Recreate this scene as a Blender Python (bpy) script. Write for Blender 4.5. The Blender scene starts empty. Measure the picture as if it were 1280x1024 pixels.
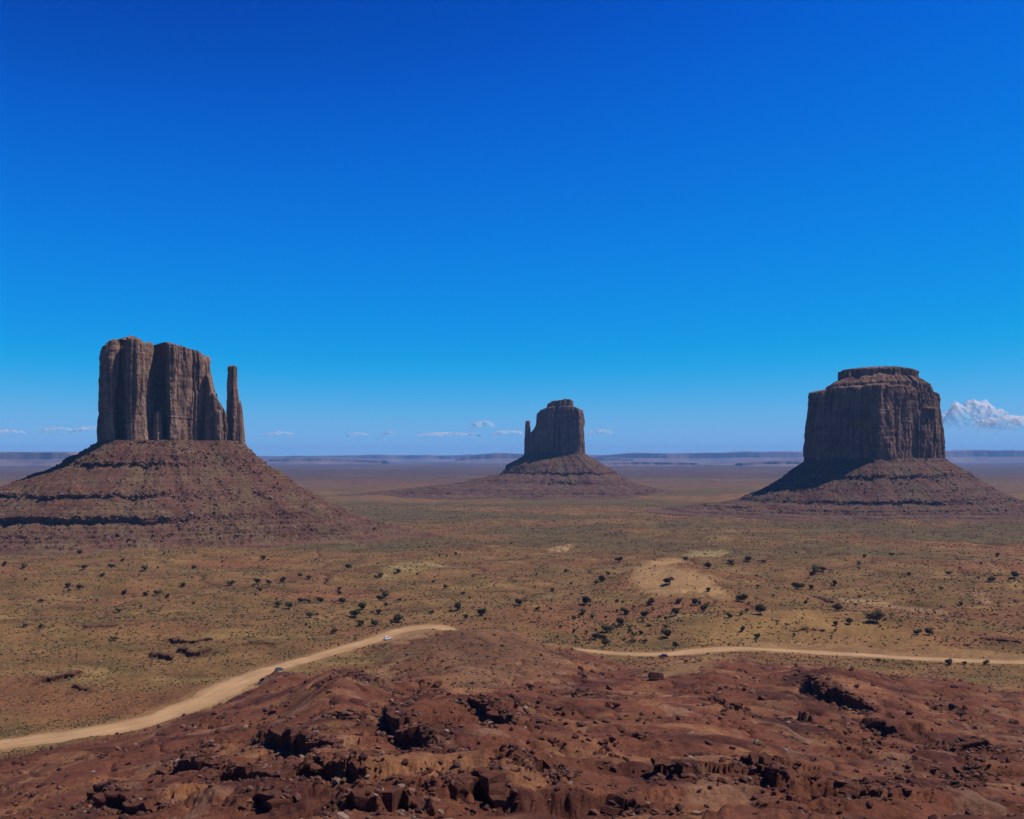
import bpy, math, random
import numpy as np

rng = np.random.default_rng(7)
random.seed(7)
S = bpy.context.scene
COL = S.collection
R = math.radians

# ------------------------------------------------------------------ camera, sky, sun, exposure
CAMZ = 105.0                 # viewpoint above the valley floor (m)
F = 1244.0                   # focal length in photo pixels
HPX, HPY = 640.0, 572.0      # principal column, horizon row
SUN_AZ, SUN_EL = 88.0, 58.0  # degrees clockwise from view direction (+Y), elevation

cam = bpy.data.cameras.new("camera")
cam.sensor_fit = 'HORIZONTAL'; cam.sensor_width = 36.0; cam.lens = 36.0 * F / 1280.0
cam.shift_y = (HPY - 512.0) / 1280.0
cam.clip_start = 1.0; cam.clip_end = 120000.0
camo = bpy.data.objects.new("camera", cam); COL.objects.link(camo)
camo.location = (0, 0, CAMZ); camo.rotation_euler = (R(90), 0, 0)
S.camera = camo

world = bpy.data.worlds.new("World"); S.world = world; world.use_nodes = True
nt = world.node_tree; nt.nodes.clear()
sky = nt.nodes.new('ShaderNodeTexSky'); sky.sky_type = 'NISHITA'; sky.sun_disc = False
sky.sun_elevation = R(SUN_EL); sky.sun_rotation = R(SUN_AZ)
sky.altitude = 1600; sky.air_density = 1.0; sky.dust_density = 0.15; sky.ozone_density = 3.0
# film-like response of the clear desert sky, channel by channel
def xmul(src, v):
    m = nt.nodes.new('ShaderNodeMix'); m.data_type = 'RGBA'; m.blend_type = 'MULTIPLY'; m.inputs[0].default_value = 1.0
    m.inputs[7].default_value = (v, v, v, 1); nt.links.new(src, m.inputs[6]); return m.outputs[2]
crv = nt.nodes.new('ShaderNodeRGBCurve')
def setc(c, pts):
    while len(c.points) < len(pts): c.points.new(0.5, 0.5)
    for p, (x, y) in zip(c.points, pts): p.location = (x / 8.0, y); p.handle_type = 'AUTO_CLAMPED'
setc(crv.mapping.curves[0], [(0, 0), (1.1, 0.0002), (2.0, 0.0004), (2.7, 0.001), (3.4, 0.009), (4.4, 0.07), (5.3, 0.14), (7.1, 0.23), (8, 0.25)])
setc(crv.mapping.curves[1], [(0, 0), (1.3, 0.02), (1.9, 0.072), (2.3, 0.125), (3.06, 0.203), (4.15, 0.29), (5.7, 0.40), (7.2, 0.465), (8, 0.48)])
setc(crv.mapping.curves[2], [(0, 0), (2.4, 0.20), (3.6, 0.48), (4.16, 0.63), (5.15, 0.74), (6.1, 0.79), (7.0, 0.80), (8, 0.85)])
crv.mapping.update()
bg = nt.nodes.new('ShaderNodeBackground'); bg.inputs[1].default_value = 0.12
out = nt.nodes.new('ShaderNodeOutputWorld')
nt.links.new(xmul(sky.outputs[0], 0.125), crv.inputs['Color'])
nt.links.new(xmul(crv.outputs[0], 1 / 0.12), bg.inputs[0]); nt.links.new(bg.outputs[0], out.inputs[0])

sl = bpy.data.lights.new("sun", 'SUN'); sl.energy = 5.0; sl.angle = R(0.5); sl.color = (1.0, 0.95, 0.87)
so = bpy.data.objects.new("sun", sl); COL.objects.link(so)
so.rotation_euler = (R(90 - SUN_EL), 0, R(-SUN_AZ + 180))
so.location = (300, 0, 600)

S.view_settings.view_transform = 'Standard'; S.view_settings.look = 'None'
S.view_settings.exposure = 0.0; S.view_settings.gamma = 1.0
S.cycles.max_bounces = 4; S.cycles.diffuse_bounces = 2; S.cycles.volume_bounces = 1
S.cycles.transparent_max_bounces = 6

# ------------------------------------------------------------------ noise
_perm = np.random.default_rng(3).permutation(256).astype(np.int64); _perm = np.concatenate([_perm, _perm, _perm])
_ang = np.random.default_rng(4).uniform(0, 2 * np.pi, 256)
_g2x, _g2y = np.cos(_ang), np.sin(_ang)
_g3 = np.random.default_rng(5).normal(size=(256, 3)); _g3 /= np.linalg.norm(_g3, axis=1, keepdims=True)

def n2(x, y, seed=0):
    x = np.asarray(x, float) + seed * 17.31; y = np.asarray(y, float) - seed * 9.77
    ix = np.floor(x).astype(np.int64); iy = np.floor(y).astype(np.int64)
    fx = x - ix; fy = y - iy
    ix &= 255; iy &= 255
    a = _perm[ix]; b = _perm[ix + 1]
    u = fx * fx * fx * (fx * (fx * 6 - 15) + 10); v = fy * fy * fy * (fy * (fy * 6 - 15) + 10)
    def g(h, dx, dy): return _g2x[h] * dx + _g2y[h] * dy
    n00 = g(_perm[a + iy], fx, fy); n10 = g(_perm[b + iy], fx - 1, fy)
    n01 = g(_perm[a + iy + 1], fx, fy - 1); n11 = g(_perm[b + iy + 1], fx - 1, fy - 1)
    return 1.45 * ((n00 * (1 - u) + n10 * u) * (1 - v) + (n01 * (1 - u) + n11 * u) * v)

def n3(x, y, z, seed=0):
    x = np.asarray(x, float) + seed * 13.7; y = np.asarray(y, float) - seed * 7.1; z = np.asarray(z, float) + seed * 3.3
    x, y, z = np.broadcast_arrays(x, y, z)
    ix = np.floor(x).astype(np.int64); iy = np.floor(y).astype(np.int64); iz = np.floor(z).astype(np.int64)
    fx, fy, fz = x - ix, y - iy, z - iz
    ix &= 255; iy &= 255; iz &= 255
    u = fx * fx * fx * (fx * (fx * 6 - 15) + 10); v = fy * fy * fy * (fy * (fy * 6 - 15) + 10); w = fz * fz * fz * (fz * (fz * 6 - 15) + 10)
    r = 0
    for dx in (0, 1):
        wx = u if dx else 1 - u
        for dy in (0, 1):
            wy = v if dy else 1 - v
            for dz in (0, 1):
                wz = w if dz else 1 - w
                h = _perm[_perm[_perm[ix + dx] + iy + dy] + iz + dz]
                r = r + wx * wy * wz * (_g3[h, 0] * (fx - dx) + _g3[h, 1] * (fy - dy) + _g3[h, 2] * (fz - dz))
    return 1.5 * r

def fbm2(x, y, octv=3, seed=0, gain=0.5):
    r = 0; a = 1.0; f = 1.0
    for i in range(octv):
        r = r + a * n2(x * f, y * f, seed + i); a *= gain; f *= 2.03
    return r

def fbm3(x, y, z, octv=3, seed=0, gain=0.5):
    r = 0; a = 1.0; f = 1.0
    for i in range(octv):
        r = r + a * n3(x * f, y * f, z * f, seed + i); a *= gain; f *= 2.03
    return r

def sstep(a, b, x):
    t = np.clip((x - a) / (b - a), 0, 1); return t * t * (3 - 2 * t)

# ------------------------------------------------------------------ mesh and tagging helpers
def mesh_obj(name, verts, faces, mat=None, parent=None, smooth=False, cols=None, quads=None):
    """verts (n,3); faces: (m,k) int array; one mesh object"""
    me = bpy.data.meshes.new(name)
    verts = np.ascontiguousarray(verts, np.float32); faces = np.ascontiguousarray(faces, np.int32)
    k = faces.shape[1]; m = faces.shape[0]
    me.vertices.add(len(verts)); me.vertices.foreach_set('co', verts.ravel())
    me.loops.add(m * k); me.loops.foreach_set('vertex_index', faces.ravel())
    me.polygons.add(m); me.polygons.foreach_set('loop_start', np.arange(m, dtype=np.int32) * k)
    me.polygons.foreach_set('loop_total', np.full(m, k, np.int32))
    me.polygons.foreach_set('use_smooth', np.full(m, bool(smooth)))
    if cols is not None:
        at = me.color_attributes.new('Col', 'FLOAT_COLOR', 'POINT')
        c4 = np.ones((len(verts), 4), np.float32); c4[:, :3] = cols
        at.data.foreach_set('color', c4.ravel())
    me.update(calc_edges=True)
    if mat: me.materials.append(mat)
    o = bpy.data.objects.new(name, me); COL.objects.link(o)
    if parent: o.parent = parent
    return o

def grid_faces(nu, nv, closed_u=False):
    iu = np.arange(nu if closed_u else nu - 1); iv = np.arange(nv - 1)
    a, b = np.meshgrid(iu, iv, indexing='ij')
    a2 = (a + 1) % nu
    return np.stack([a * nv + b, a2 * nv + b, a2 * nv + b + 1, a * nv + b + 1], -1).reshape(-1, 4)

def empty(name, loc=(0, 0, 0), rz=0.0):
    o = bpy.data.objects.new(name, None); COL.objects.link(o); o.location = loc; o.rotation_euler = (0, 0, rz)
    o.empty_display_size = 0.5
    return o

def tag(o, label=None, cat=None, group=None, kind=None):
    if label: o['label'] = label
    if cat: o['category'] = cat
    if group: o['group'] = group
    if kind: o['kind'] = kind
    return o

# ------------------------------------------------------------------ materials
def new_mat(name):
    m = bpy.data.materials.new(name); m.use_nodes = True
    t = m.node_tree; b = t.nodes['Principled BSDF']; b.inputs['Roughness'].default_value = 0.95
    b.inputs['Specular IOR Level'].default_value = 0.08
    return m, t, b

def nz(t, scale, detail=4, rough=0.6, vec=None, stretch=None):
    tc = t.nodes.new('ShaderNodeTexCoord'); n = t.nodes.new('ShaderNodeTexNoise')
    n.inputs['Scale'].default_value = scale; n.inputs['Detail'].default_value = detail; n.inputs['Roughness'].default_value = rough
    src = tc.outputs['Object']
    if stretch:
        mp = t.nodes.new('ShaderNodeMapping'); mp.inputs['Scale'].default_value = stretch
        t.links.new(src, mp.inputs[0]); src = mp.outputs[0]
    t.links.new(src, n.inputs['Vector'])
    return n.outputs['Fac']

def ramp(t, fac, stops):
    r = t.nodes.new('ShaderNodeValToRGB'); cr = r.color_ramp
    while len(cr.elements) < len(stops): cr.elements.new(0.5)
    for e, (p, c) in zip(cr.elements, stops):
        e.position = p; e.color = (*c, 1) if len(c) == 3 else c
    t.links.new(fac, r.inputs[0]); return r.outputs[0]

def mix(t, a, b, fac=1.0, mode='MULTIPLY'):
    m = t.nodes.new('ShaderNodeMix'); m.data_type = 'RGBA'; m.blend_type = mode
    for i, s in ((6, a), (7, b)):
        if isinstance(s, tuple): m.inputs[i].default_value = (*s, 1)
        else: t.links.new(s, m.inputs[i])
    if isinstance(fac, float): m.inputs[0].default_value = fac
    else: t.links.new(fac, m.inputs[0])
    return m.outputs[2]

def bump(t, b, pairs):
    prev = None
    for h, dist, st in pairs:
        n = t.nodes.new('ShaderNodeBump'); n.inputs['Distance'].default_value = dist; n.inputs['Strength'].default_value = st
        t.links.new(h, n.inputs['Height'])
        if prev: t.links.new(prev, n.inputs['Normal'])
        prev = n.outputs[0]
    t.links.new(prev, b.inputs['Normal'])

def attr(t, name='Col'):
    a = t.nodes.new('ShaderNodeAttribute'); a.attribute_name = name; return a.outputs['Color']

# ground: real soil colours per point times mottling at several sizes
M_ground, t, b = new_mat('ground_soil')
c = attr(t)
c = mix(t, c, ramp(t, nz(t, 0.03, 5), [(0.3, (0.72, 0.70, 0.70)), (0.7, (1.25, 1.25, 1.2))]))
c = mix(t, c, ramp(t, nz(t, 0.45, 6, 0.75), [(0.32, (0.6, 0.56, 0.55)), (0.52, (1.0, 1.0, 1.0)), (0.72, (1.4, 1.38, 1.3))]))
c = mix(t, c, ramp(t, nz(t, 3.0, 3, 0.7), [(0.35, (0.72, 0.7, 0.7)), (0.6, (1.1, 1.1, 1.1))]))
t.links.new(c, b.inputs['Base Color'])
vo = t.nodes.new('ShaderNodeTexVoronoi'); vo.feature = 'DISTANCE_TO_EDGE'; vo.inputs['Scale'].default_value = 0.55
tc = t.nodes.new('ShaderNodeTexCoord'); wv = t.nodes.new('ShaderNodeVectorMath'); wv.operation = 'ADD'
nw = t.nodes.new('ShaderNodeTexNoise'); nw.inputs['Scale'].default_value = 0.8; nw.inputs['Detail'].default_value = 4
t.links.new(tc.outputs['Object'], nw.inputs['Vector']); t.links.new(tc.outputs['Object'], wv.inputs[0]); t.links.new(nw.outputs['Color'], wv.inputs[1]); t.links.new(wv.outputs[0], vo.inputs['Vector'])
bump(t, b, [(nz(t, 0.5, 5, 0.65), 0.8, 0.6), (vo.outputs['Distance'], 0.35, 0.5), (nz(t, 2.6, 4, 0.7), 0.25, 0.8)])

M_road, t, b = new_mat('graded_dirt')
c = ramp(t, nz(t, 0.06, 5), [(0.3, (0.31, 0.18, 0.083)), (0.7, (0.40, 0.24, 0.115))])
c = mix(t, c, ramp(t, nz(t, 1.2, 4), [(0.35, (0.84, 0.82, 0.8)), (0.6, (1.04, 1.04, 1.04))]))
c = mix(t, c, attr(t)); t.links.new(c, b.inputs['Base Color']); bump(t, b, [(nz(t, 1.5, 4), 0.1, 0.4)])

def rock_mat(name, lo, hi, sc=0.9, bd=0.25):
    m, t, b = new_mat(name)
    c = ramp(t, nz(t, sc, 6, 0.7), [(0.3, lo), (0.7, hi)])
    t.links.new(c, b.inputs['Base Color']); bump(t, b, [(nz(t, sc * 1.8, 5, 0.7), bd, 0.8)])
    return m
M_rock = rock_mat('red_boulder_rock', (0.05, 0.020, 0.014), (0.150, 0.060, 0.038))
M_rockp = rock_mat('pale_boulder_rock', (0.16, 0.10, 0.07), (0.34, 0.24, 0.18))
M_ledge = rock_mat('ledge_rock', (0.050, 0.019, 0.012), (0.125, 0.048, 0.028), 0.5, 0.5)

def cliff_mat(name, base_lo, base_hi, streak, scale=1.0):
    m, t, b = new_mat(name)
    c = ramp(t, nz(t, 0.035 / scale, 6, 0.65), [(0.3, base_lo), (0.7, base_hi)])
    # desert varnish running down the face
    c = mix(t, c, ramp(t, nz(t, 0.16 / scale, 6, 0.7, stretch=(1, 1, 0.07)), [(0.36, streak), (0.56, (1, 1, 1)), (0.74, (1.35, 1.28, 1.22))]))
    # thin bedding
    c = mix(t, c, ramp(t, nz(t, 0.12 / scale, 4, 0.7, stretch=(0.08, 0.08, 3.0)), [(0.35, (0.78, 0.76, 0.76)), (0.6, (1.08, 1.08, 1.08))]))
    t.links.new(c, b.inputs['Base Color'])
    bump(t, b, [(nz(t, 0.22 / scale, 6, 0.7, stretch=(1, 1, 0.25)), 2.0 * scale, 0.7), (nz(t, 0.7 / scale, 5, 0.7), 0.8 * scale, 0.6)])
    return m
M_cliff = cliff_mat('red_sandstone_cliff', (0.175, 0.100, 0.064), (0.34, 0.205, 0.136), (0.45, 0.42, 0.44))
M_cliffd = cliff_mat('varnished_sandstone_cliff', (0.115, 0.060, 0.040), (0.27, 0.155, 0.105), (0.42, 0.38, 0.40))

def talus_mat(name, lo, hi, tintc):
    m, t, b = new_mat(name)
    c = ramp(t, nz(t, 0.05, 6, 0.7), [(0.3, lo), (0.7, hi)])
    c = mix(t, c, tintc, ramp(t, nz(t, 0.02, 4), [(0.44, (0, 0, 0)), (0.60, (0.85, 0.85, 0.85))]), 'MIX')
    c = mix(t, c, ramp(t, nz(t, 0.10, 4, 0.7, stretch=(0.06, 0.06, 3.2)), [(0.34, (0.7, 0.66, 0.66)), (0.62, (1.12, 1.1, 1.1))]))
    c = mix(t, c, ramp(t, nz(t, 0.5, 5, 0.8), [(0.33, (0.5, 0.47, 0.47)), (0.5, (1, 1, 1)), (0.72, (1.6, 1.55, 1.5))]))
    t.links.new(c, b.inputs['Base Color'])
    bump(t, b, [(nz(t, 0.28, 5, 0.7), 1.6, 0.7), (nz(t, 0.9, 4, 0.7), 0.6, 0.6)])
    return m
M_talus = talus_mat('red_talus', (0.090, 0.042, 0.027), (0.145, 0.072, 0.046), (0.13, 0.084, 0.044))
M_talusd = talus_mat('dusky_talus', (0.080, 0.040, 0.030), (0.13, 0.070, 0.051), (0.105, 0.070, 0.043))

M_mesa, t, b = new_mat('far_mesa_rock')
c = ramp(t, nz(t, 0.0015, 5), [(0.3, (0.10, 0.062, 0.055)), (0.7, (0.19, 0.125, 0.105))])
c = mix(t, c, ramp(t, nz(t, 0.003, 5, stretch=(0.5, 0.5, 3)), [(0.35, (0.85, 0.85, 0.85)), (0.65, (1.12, 1.12, 1.12))]))
t.links.new(c, b.inputs['Base Color'])

M_foliage, t, b = new_mat('juniper_foliage')
oi = t.nodes.new('ShaderNodeObjectInfo')
c = mix(t, ramp(t, nz(t, 1.3, 3), [(0.3, (0.036, 0.031, 0.018)), (0.7, (0.080, 0.068, 0.036))]),
        ramp(t, oi.outputs['Random'], [(0.0, (0.6, 0.6, 0.62)), (0.6, (1.0, 1.0, 0.95)), (1.0, (1.7, 1.6, 1.25))]))
t.links.new(c, b.inputs['Base Color'])
M_bark = rock_mat('juniper_bark', (0.06, 0.04, 0.028), (0.14, 0.10, 0.07), 4.0, 0.05)
M_scrub, t, b = new_mat('scrub_leaves'); t.links.new(attr(t), b.inputs['Base Color'])
M_stone, t, b = new_mat('loose_stone')
c = mix(t, attr(t), ramp(t, nz(t, 3.0, 3), [(0.3, (0.75, 0.75, 0.75)), (0.7, (1.2, 1.2, 1.2))]))
t.links.new(c, b.inputs['Base Color'])

# ------------------------------------------------------------------ terrain height
# profiles of the promontory below the viewpoint: photo column -> (distance, photo row)
PROF = {
 -700: [(200, 1030), (260, 985), (330, 960), (362, 933)],
 -300: [(220, 1030), (280, 985), (340, 955), (362, 933)],
 0:    [(215, 1024), (300, 966), (362, 933)],
 150:  [(165, 1024), (220, 985), (270, 952), (330, 927), (385, 911)],
 230:  [(150, 1024), (205, 982), (262, 940), (320, 912), (375, 893), (400, 896), (430, 875)],
 300:  [(145, 1024), (200, 980), (260, 935), (330, 895), (400, 872), (470, 850)],
 345:  [(140, 1024), (200, 972), (260, 925), (330, 885), (400, 856), (452, 841), (478, 842), (505, 831)],
 420:  [(135, 1024), (200, 960), (260, 905), (310, 860), (335, 839), (370, 848), (430, 850), (490, 838.5)],
 460:  [(135, 1024), (200, 957), (265, 902), (315, 862), (342, 848), (380, 852), (440, 843), (500, 831), (540, 814)],
 500:  [(135, 1024), (200, 955), (270, 903), (320, 874), (365, 858), (405, 848), (450, 834), (500, 815), (550, 799), (590, 790.5)],
 540:  [(132, 1024), (200, 955), (270, 897), (330, 866), (400, 843), (470, 814), (530, 796), (568, 787), (590, 791)],
 580:  [(132, 1024), (200, 955), (270, 894), (330, 863), (400, 841), (470, 811), (520, 792), (545, 784), (568, 797), (590, 797)],
 640:  [(130, 1024), (200, 952), (270, 892), (330, 863), (400, 842), (470, 813), (510, 796), (535, 788), (558, 803), (580, 801)],
 700:  [(130, 1024), (200, 950), (270, 897), (340, 866), (400, 845), (460, 824), (510, 807), (530, 815), (553, 808)],
 780:  [(130, 1024), (200, 950), (270, 895), (340, 868), (400, 850), (460, 838), (510, 824), (535, 816)],
 880:  [(130, 1024), (190, 960), (260, 905), (330, 870), (390, 846), (440, 831), (490, 822), (530, 815), (545, 811)],
 960:  [(130, 1024), (190, 965), (260, 915), (330, 880), (390, 852), (440, 838), (500, 826), (540, 813)],
 1030: [(130, 1024), (190, 970), (260, 925), (320, 888), (360, 862), (400, 833), (440, 838), (500, 830), (535, 816)],
 1120: [(135, 1024), (200, 970), (270, 925), (330, 890), (390, 862), (440, 846), (490, 836), (525, 821)],
 1280: [(150, 1024), (210, 975), (280, 930), (350, 895), (420, 866), (480, 844), (513, 827)],
 1600: [(160, 1024), (220, 975), (290, 930), (360, 895), (430, 860), (500, 833)],
 2000: [(160, 1024), (220, 975), (290, 930), (360, 895), (430, 860), (500, 833)],
}
_YT = np.arange(10, 760, 2.0)
_pxs = np.array(sorted(PROF)); _cols = []
for p in _pxs:
    L = PROF[p]; ys = [y for y, _ in L]; zs = [CAMZ - (r - HPY) / F * y for y, r in L]
    ys = [10, 60] + ys + [ys[-1] + 30, 800]; zs = [max(zs[0] + 30, 98), zs[0] + (L[0][0] - 60) * 0.34] + zs + [0, 0]
    z = np.interp(_YT, ys, zs)
    k = np.exp(-0.5 * (np.arange(-12, 13) / 3.2) ** 2); k /= k.sum()
    z = np.convolve(np.pad(z, 12, mode='edge'), k, mode='valid'); _cols.append(z)
_cols = np.array(_cols)
_PXT = np.arange(-700, 2001, 10.0)
_T = np.zeros((len(_PXT), len(_YT)))
for j in range(len(_YT)):
    c_ = _cols[:, j]; m_ = np.gradient(c_, _pxs)
    i = np.clip(np.searchsorted(_pxs, _PXT, side='right') - 1, 0, len(_pxs) - 2)
    h_ = _pxs[i + 1] - _pxs[i]; q = (_PXT - _pxs[i]) / h_
    _T[:, j] = ((2*q**3-3*q**2+1)*c_[i] + (q**3-2*q**2+q)*h_*m_[i]*0.6 + (-2*q**3+3*q**2)*c_[i+1] + (q**3-q**2)*h_*m_[i+1]*0.6)

def H0(x, y):
    """promontory and valley floor without small relief"""
    ys = np.maximum(y, 12.0)
    px = HPX + x / ys * F
    a = np.clip((px + 700) / 10.0, 0, len(_PXT) - 1.001); bq = np.clip((ys - 10) / 2.0, 0, len(_YT) - 1.001)
    i = a.astype(int); j = bq.astype(int); fa = a - i; fb = bq - j
    z = (_T[i, j] * (1 - fa) + _T[i + 1, j] * fa) * (1 - fb) + (_T[i, j + 1] * (1 - fa) + _T[i + 1, j + 1] * fa) * fb
    return z

def blob(x, y, cx, cy, rx, ry, h, rot=0.0):
    c, s = math.cos(rot), math.sin(rot); dx, dy = x - cx, y - cy
    u = (c * dx + s * dy) / rx; v = (-s * dx + c * dy) / ry
    return h * np.exp(-(u * u + v * v))

def plainpt(px, py):
    Y = CAMZ * F / (py - HPY); return ((px - HPX) / F * Y, Y)

def H1(x, y):
    z = H0(x, y)
    far = sstep(560, 700, y)
    X, Y = plainpt(845, 725); z = z + blob(x, y, X, Y, 44, 62, 13.0, 0.15)         # slickrock dome
    X, Y = plainpt(1010, 778); z = z + blob(x, y, X, Y, 80, 34, 8.0, -0.1)       # bank above the road
    X, Y = plainpt(1200, 735); z = z + blob(x, y, X, Y, 200, 70, 6.0)
    X, Y = plainpt(1040, 705); z = z + blob(x, y, X, Y, 120, 60, 6.0)
    X, Y = plainpt(90, 790); z = z + blob(x, y, X, Y, 90, 35, 5.0, 0.1) * sstep(480, 560, y)
    X, Y = plainpt(770, 765); z = z - blob(x, y, X, Y, 22, 110, 5.0, -0.25)      # dry wash
    X, Y = plainpt(500, 715); z = z + blob(x, y, X, Y, 110, 50, 4.0)
    X, Y = plainpt(880, 615); z = z + blob(x, y, X, Y, 500, 300, 7.0)
    mid = sstep(600, 760, y) * (1 - sstep(1300, 2000, y))
    z = z + mid * (3.4 * n2(x / 85, y / 60, 25) - 3.2 * np.exp(-np.abs(n2(x / 130 + 0.3 * n2(x / 40, y / 40, 28), y / 90, 27)) * 16))
    z = z + far * (3.0 * fbm2(x / 190, y / 190, 2, 21) + 1.0 * n2(x / 45, y / 45, 23)) * (1 + sstep(1500, 6000, y))
    return z

# road centre line (photo column, row, width in m)
ROADP = [(-420, 962, 16), (-200, 950, 16), (-60, 939, 16), (0, 933, 16), (60, 926, 17), (120, 917, 18), (180, 905, 18), (225, 891, 18), (265, 873, 18), (300, 855, 18),
         (340, 838, 15), (380, 825, 14), (430, 811, 13), (470, 800, 14), (500, 790, 16), (527, 785, 16), (550, 784, 12)]
ROADP2 = [(697, 809, 10), (760, 816, 12), (830, 821, 15), (865, 818, 17), (900, 813, 18), (940, 812, 15), (1000, 815, 14), (1100, 821, 14), (1200, 826, 14), (1280, 828, 14), (1400, 829, 14), (1700, 830, 14)]
def _chaikin(P, n=3):
    P = np.array(P, float)
    for _ in range(n):
        Q = np.empty((2 * len(P) - 2, P.shape[1])); Q[0::2] = 0.75 * P[:-1] + 0.25 * P[1:]; Q[1::2] = 0.25 * P[:-1] + 0.75 * P[1:]
        P = np.vstack([P[:1], Q, P[-1:]])
    return P
_rp = [(*plainpt(a, b_), w * 0.92) for a, b_, w in ROADP] + [(-36, 600, 11), (-18, 578, 10), (6, 562, 10)] + [(*plainpt(a, b_), w * 0.74) for a, b_, w in ROADP2]
ROAD = _chaikin(_rp)

def seg_dist(x, y, P):
    """distance to polyline P, signed side (positive left of travel), position along it, extra column"""
    best = np.full(x.shape, 1e9); side = np.zeros(x.shape); along = np.zeros(x.shape); ex = np.zeros(x.shape); s0 = 0.0
    for k in range(len(P) - 1):
        ax, ay = P[k][0], P[k][1]; dx, dy = P[k + 1][0] - ax, P[k + 1][1] - ay; L2 = dx * dx + dy * dy; L = math.sqrt(L2)
        if L2 < 1e-9: continue
        tt = np.clip(((x - ax) * dx + (y - ay) * dy) / L2, 0, 1)
        d = np.hypot(x - ax - tt * dx, y - ay - tt * dy)
        cr = dx * (y - ay) - dy * (x - ax)
        m = d < best
        best = np.where(m, d, best); side = np.where(m, np.sign(cr), side); along = np.where(m, s0 + tt * L, along)
        if len(P[k]) > 2: ex = np.where(m, P[k][2] * (1 - tt) + P[k + 1][2] * tt, ex)
        s0 += L
    return best, side, along, s0, ex

def project(x, y, z): return HPX + x / y * F, HPY + (CAMZ - z) / y * F

_YS = np.concatenate([np.arange(90, 700, 0.5), 700 * 1.0012 ** np.arange(0, 1400)])
def ground_at(px, py, Hf):
    x = (px - HPX) / F * _YS; z = Hf(x, _YS); r = HPY + (CAMZ - z) / _YS * F
    ok = np.nonzero(r <= py)[0]
    k = ok[0] if len(ok) else len(_YS) - 1
    return float(x[k]), float(_YS[k])

# broken ledges: photo polyline left to right, drop in m
SCARPS = [
 ([(425, 845), (445, 843), (470, 855), (503, 866)], 2.6, 'long jagged ledge along the crest of the dark slope left of centre'),
 ([(322, 922), (350, 930), (385, 934), (405, 948), (428, 944)], 4.2, 'stepped black ledge below the small heap of boulders left of centre'),
 ([(182, 966), (210, 960), (240, 958), (284, 962)], 3.0, 'row of three dark notched blocks low on the left slope'),
 ([(255, 990), (285, 978), (320, 980), (348, 992)], 3.6, 'thick black overhang on the left slope under the notched blocks'),
 ([(115, 993), (140, 1004), (165, 1018), (205, 1010)], 3.0, 'long tapering ledge lowest on the left slope'),
 ([(348, 996), (390, 990), (430, 990), (452, 1000)], 3.6, 'broken overhang at the bottom between the left slope and the rubble'),
 ([(484, 893), (496, 925), (525, 938), (552, 962)], 5.2, 'tallest black stepped ledge running down the middle of the red slope'),
 ([(566, 900), (595, 893), (622, 912), (648, 930)], 3.6, 'curved black ledge on the central hump below the bare crest'),
 ([(572, 1004), (598, 988), (628, 1006)], 3.6, 'ragged black overhang in the rubble at bottom centre'),
 ([(492, 1016), (520, 1006), (535, 1014)], 2.4, 'small dark overhang at the bottom edge beside the standing stone'),
 ([(1008, 845), (1022, 858), (1038, 874), (1068, 884), (1098, 892)], 5.0, 'big black ledge on the dark conical hill at right'),
 ([(996, 892), (1010, 897), (1022, 896)], 3.6, 'short black ledge at the foot of the dark conical hill'),
 ([(1074, 910), (1100, 914), (1124, 922)], 3.4, 'dark ledge on the lower right shoulder of the conical hill'),
 ([(182, 818), (205, 821), (224, 823)], 4.0, 'left black ledge of the low outcrop on the plain above the left road'),
 ([(224, 812), (236, 822), (254, 819), (266, 812)], 4.2, 'right black ledge of the low outcrop on the plain above the left road'),
 ([(205, 801), (235, 806), (270, 799)], 3.0, 'thin upper ledge of the low outcrop on the plain above the left road'),
 ([(40, 856), (70, 850), (104, 841)], 3.6, 'long dark ledge on the flat at far left above the road'),
 ([(88, 858), (104, 862), (118, 862)], 2.2, 'short cracked ledge below the long dark ledge at far left'),
 ([(826, 972), (842, 984), (856, 986)], 2.6, 'small black ledge on the red slope right of the bare hump'),
 ([(936, 968), (950, 978), (972, 992)], 2.4, 'small stepped ledge among boulders on the lower right slope'),
]
SCARPS += [
 ([(232, 948), (243, 962), (256, 964)], 2.0, 'little notched ledge above the row of dark blocks on the left slope'),
 ([(400, 905), (425, 902), (452, 908)], 1.8, 'thin dark ledge line halfway down the dark slope left of centre'),
 ([(560, 975), (585, 962), (612, 966)], 2.4, 'dark broken ledge between the curved ledge and the bottom overhang'),
 ([(425, 1016), (450, 1006), (472, 1014)], 2.2, 'dark ledge at the bottom edge left of the rubble field'),
 ([(655, 985), (690, 978), (720, 990)], 1.6, 'thin cracked ledge at the bottom just right of centre'),
 ([(880, 868), (905, 874), (930, 876)], 1.8, 'thin shaded ledge left of the conical hill'),
 ([(1150, 930), (1190, 936), (1240, 932)], 1.8, 'long thin ledge band at the right below the grey outcrop'),
 ([(1180, 962), (1210, 958), (1240, 966)], 1.6, 'low broken ledge near the lower right corner'),
 ([(1055, 1000), (1080, 992), (1104, 1002)], 2.4, 'ragged dark ledge at the bottom right of the bare patch'),
 ([(760, 1004), (790, 998), (815, 1006)], 1.4, 'faint ledge line at the bottom of the smooth red slope'),
 ([(700, 862), (730, 868), (764, 864)], 1.4, 'thin shadowed crack ending at a low boulder right of the crest'),
 ([(300, 1012), (325, 1004), (345, 1012)], 2.2, 'small dark ledge at the bottom edge of the left slope'),
]
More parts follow.
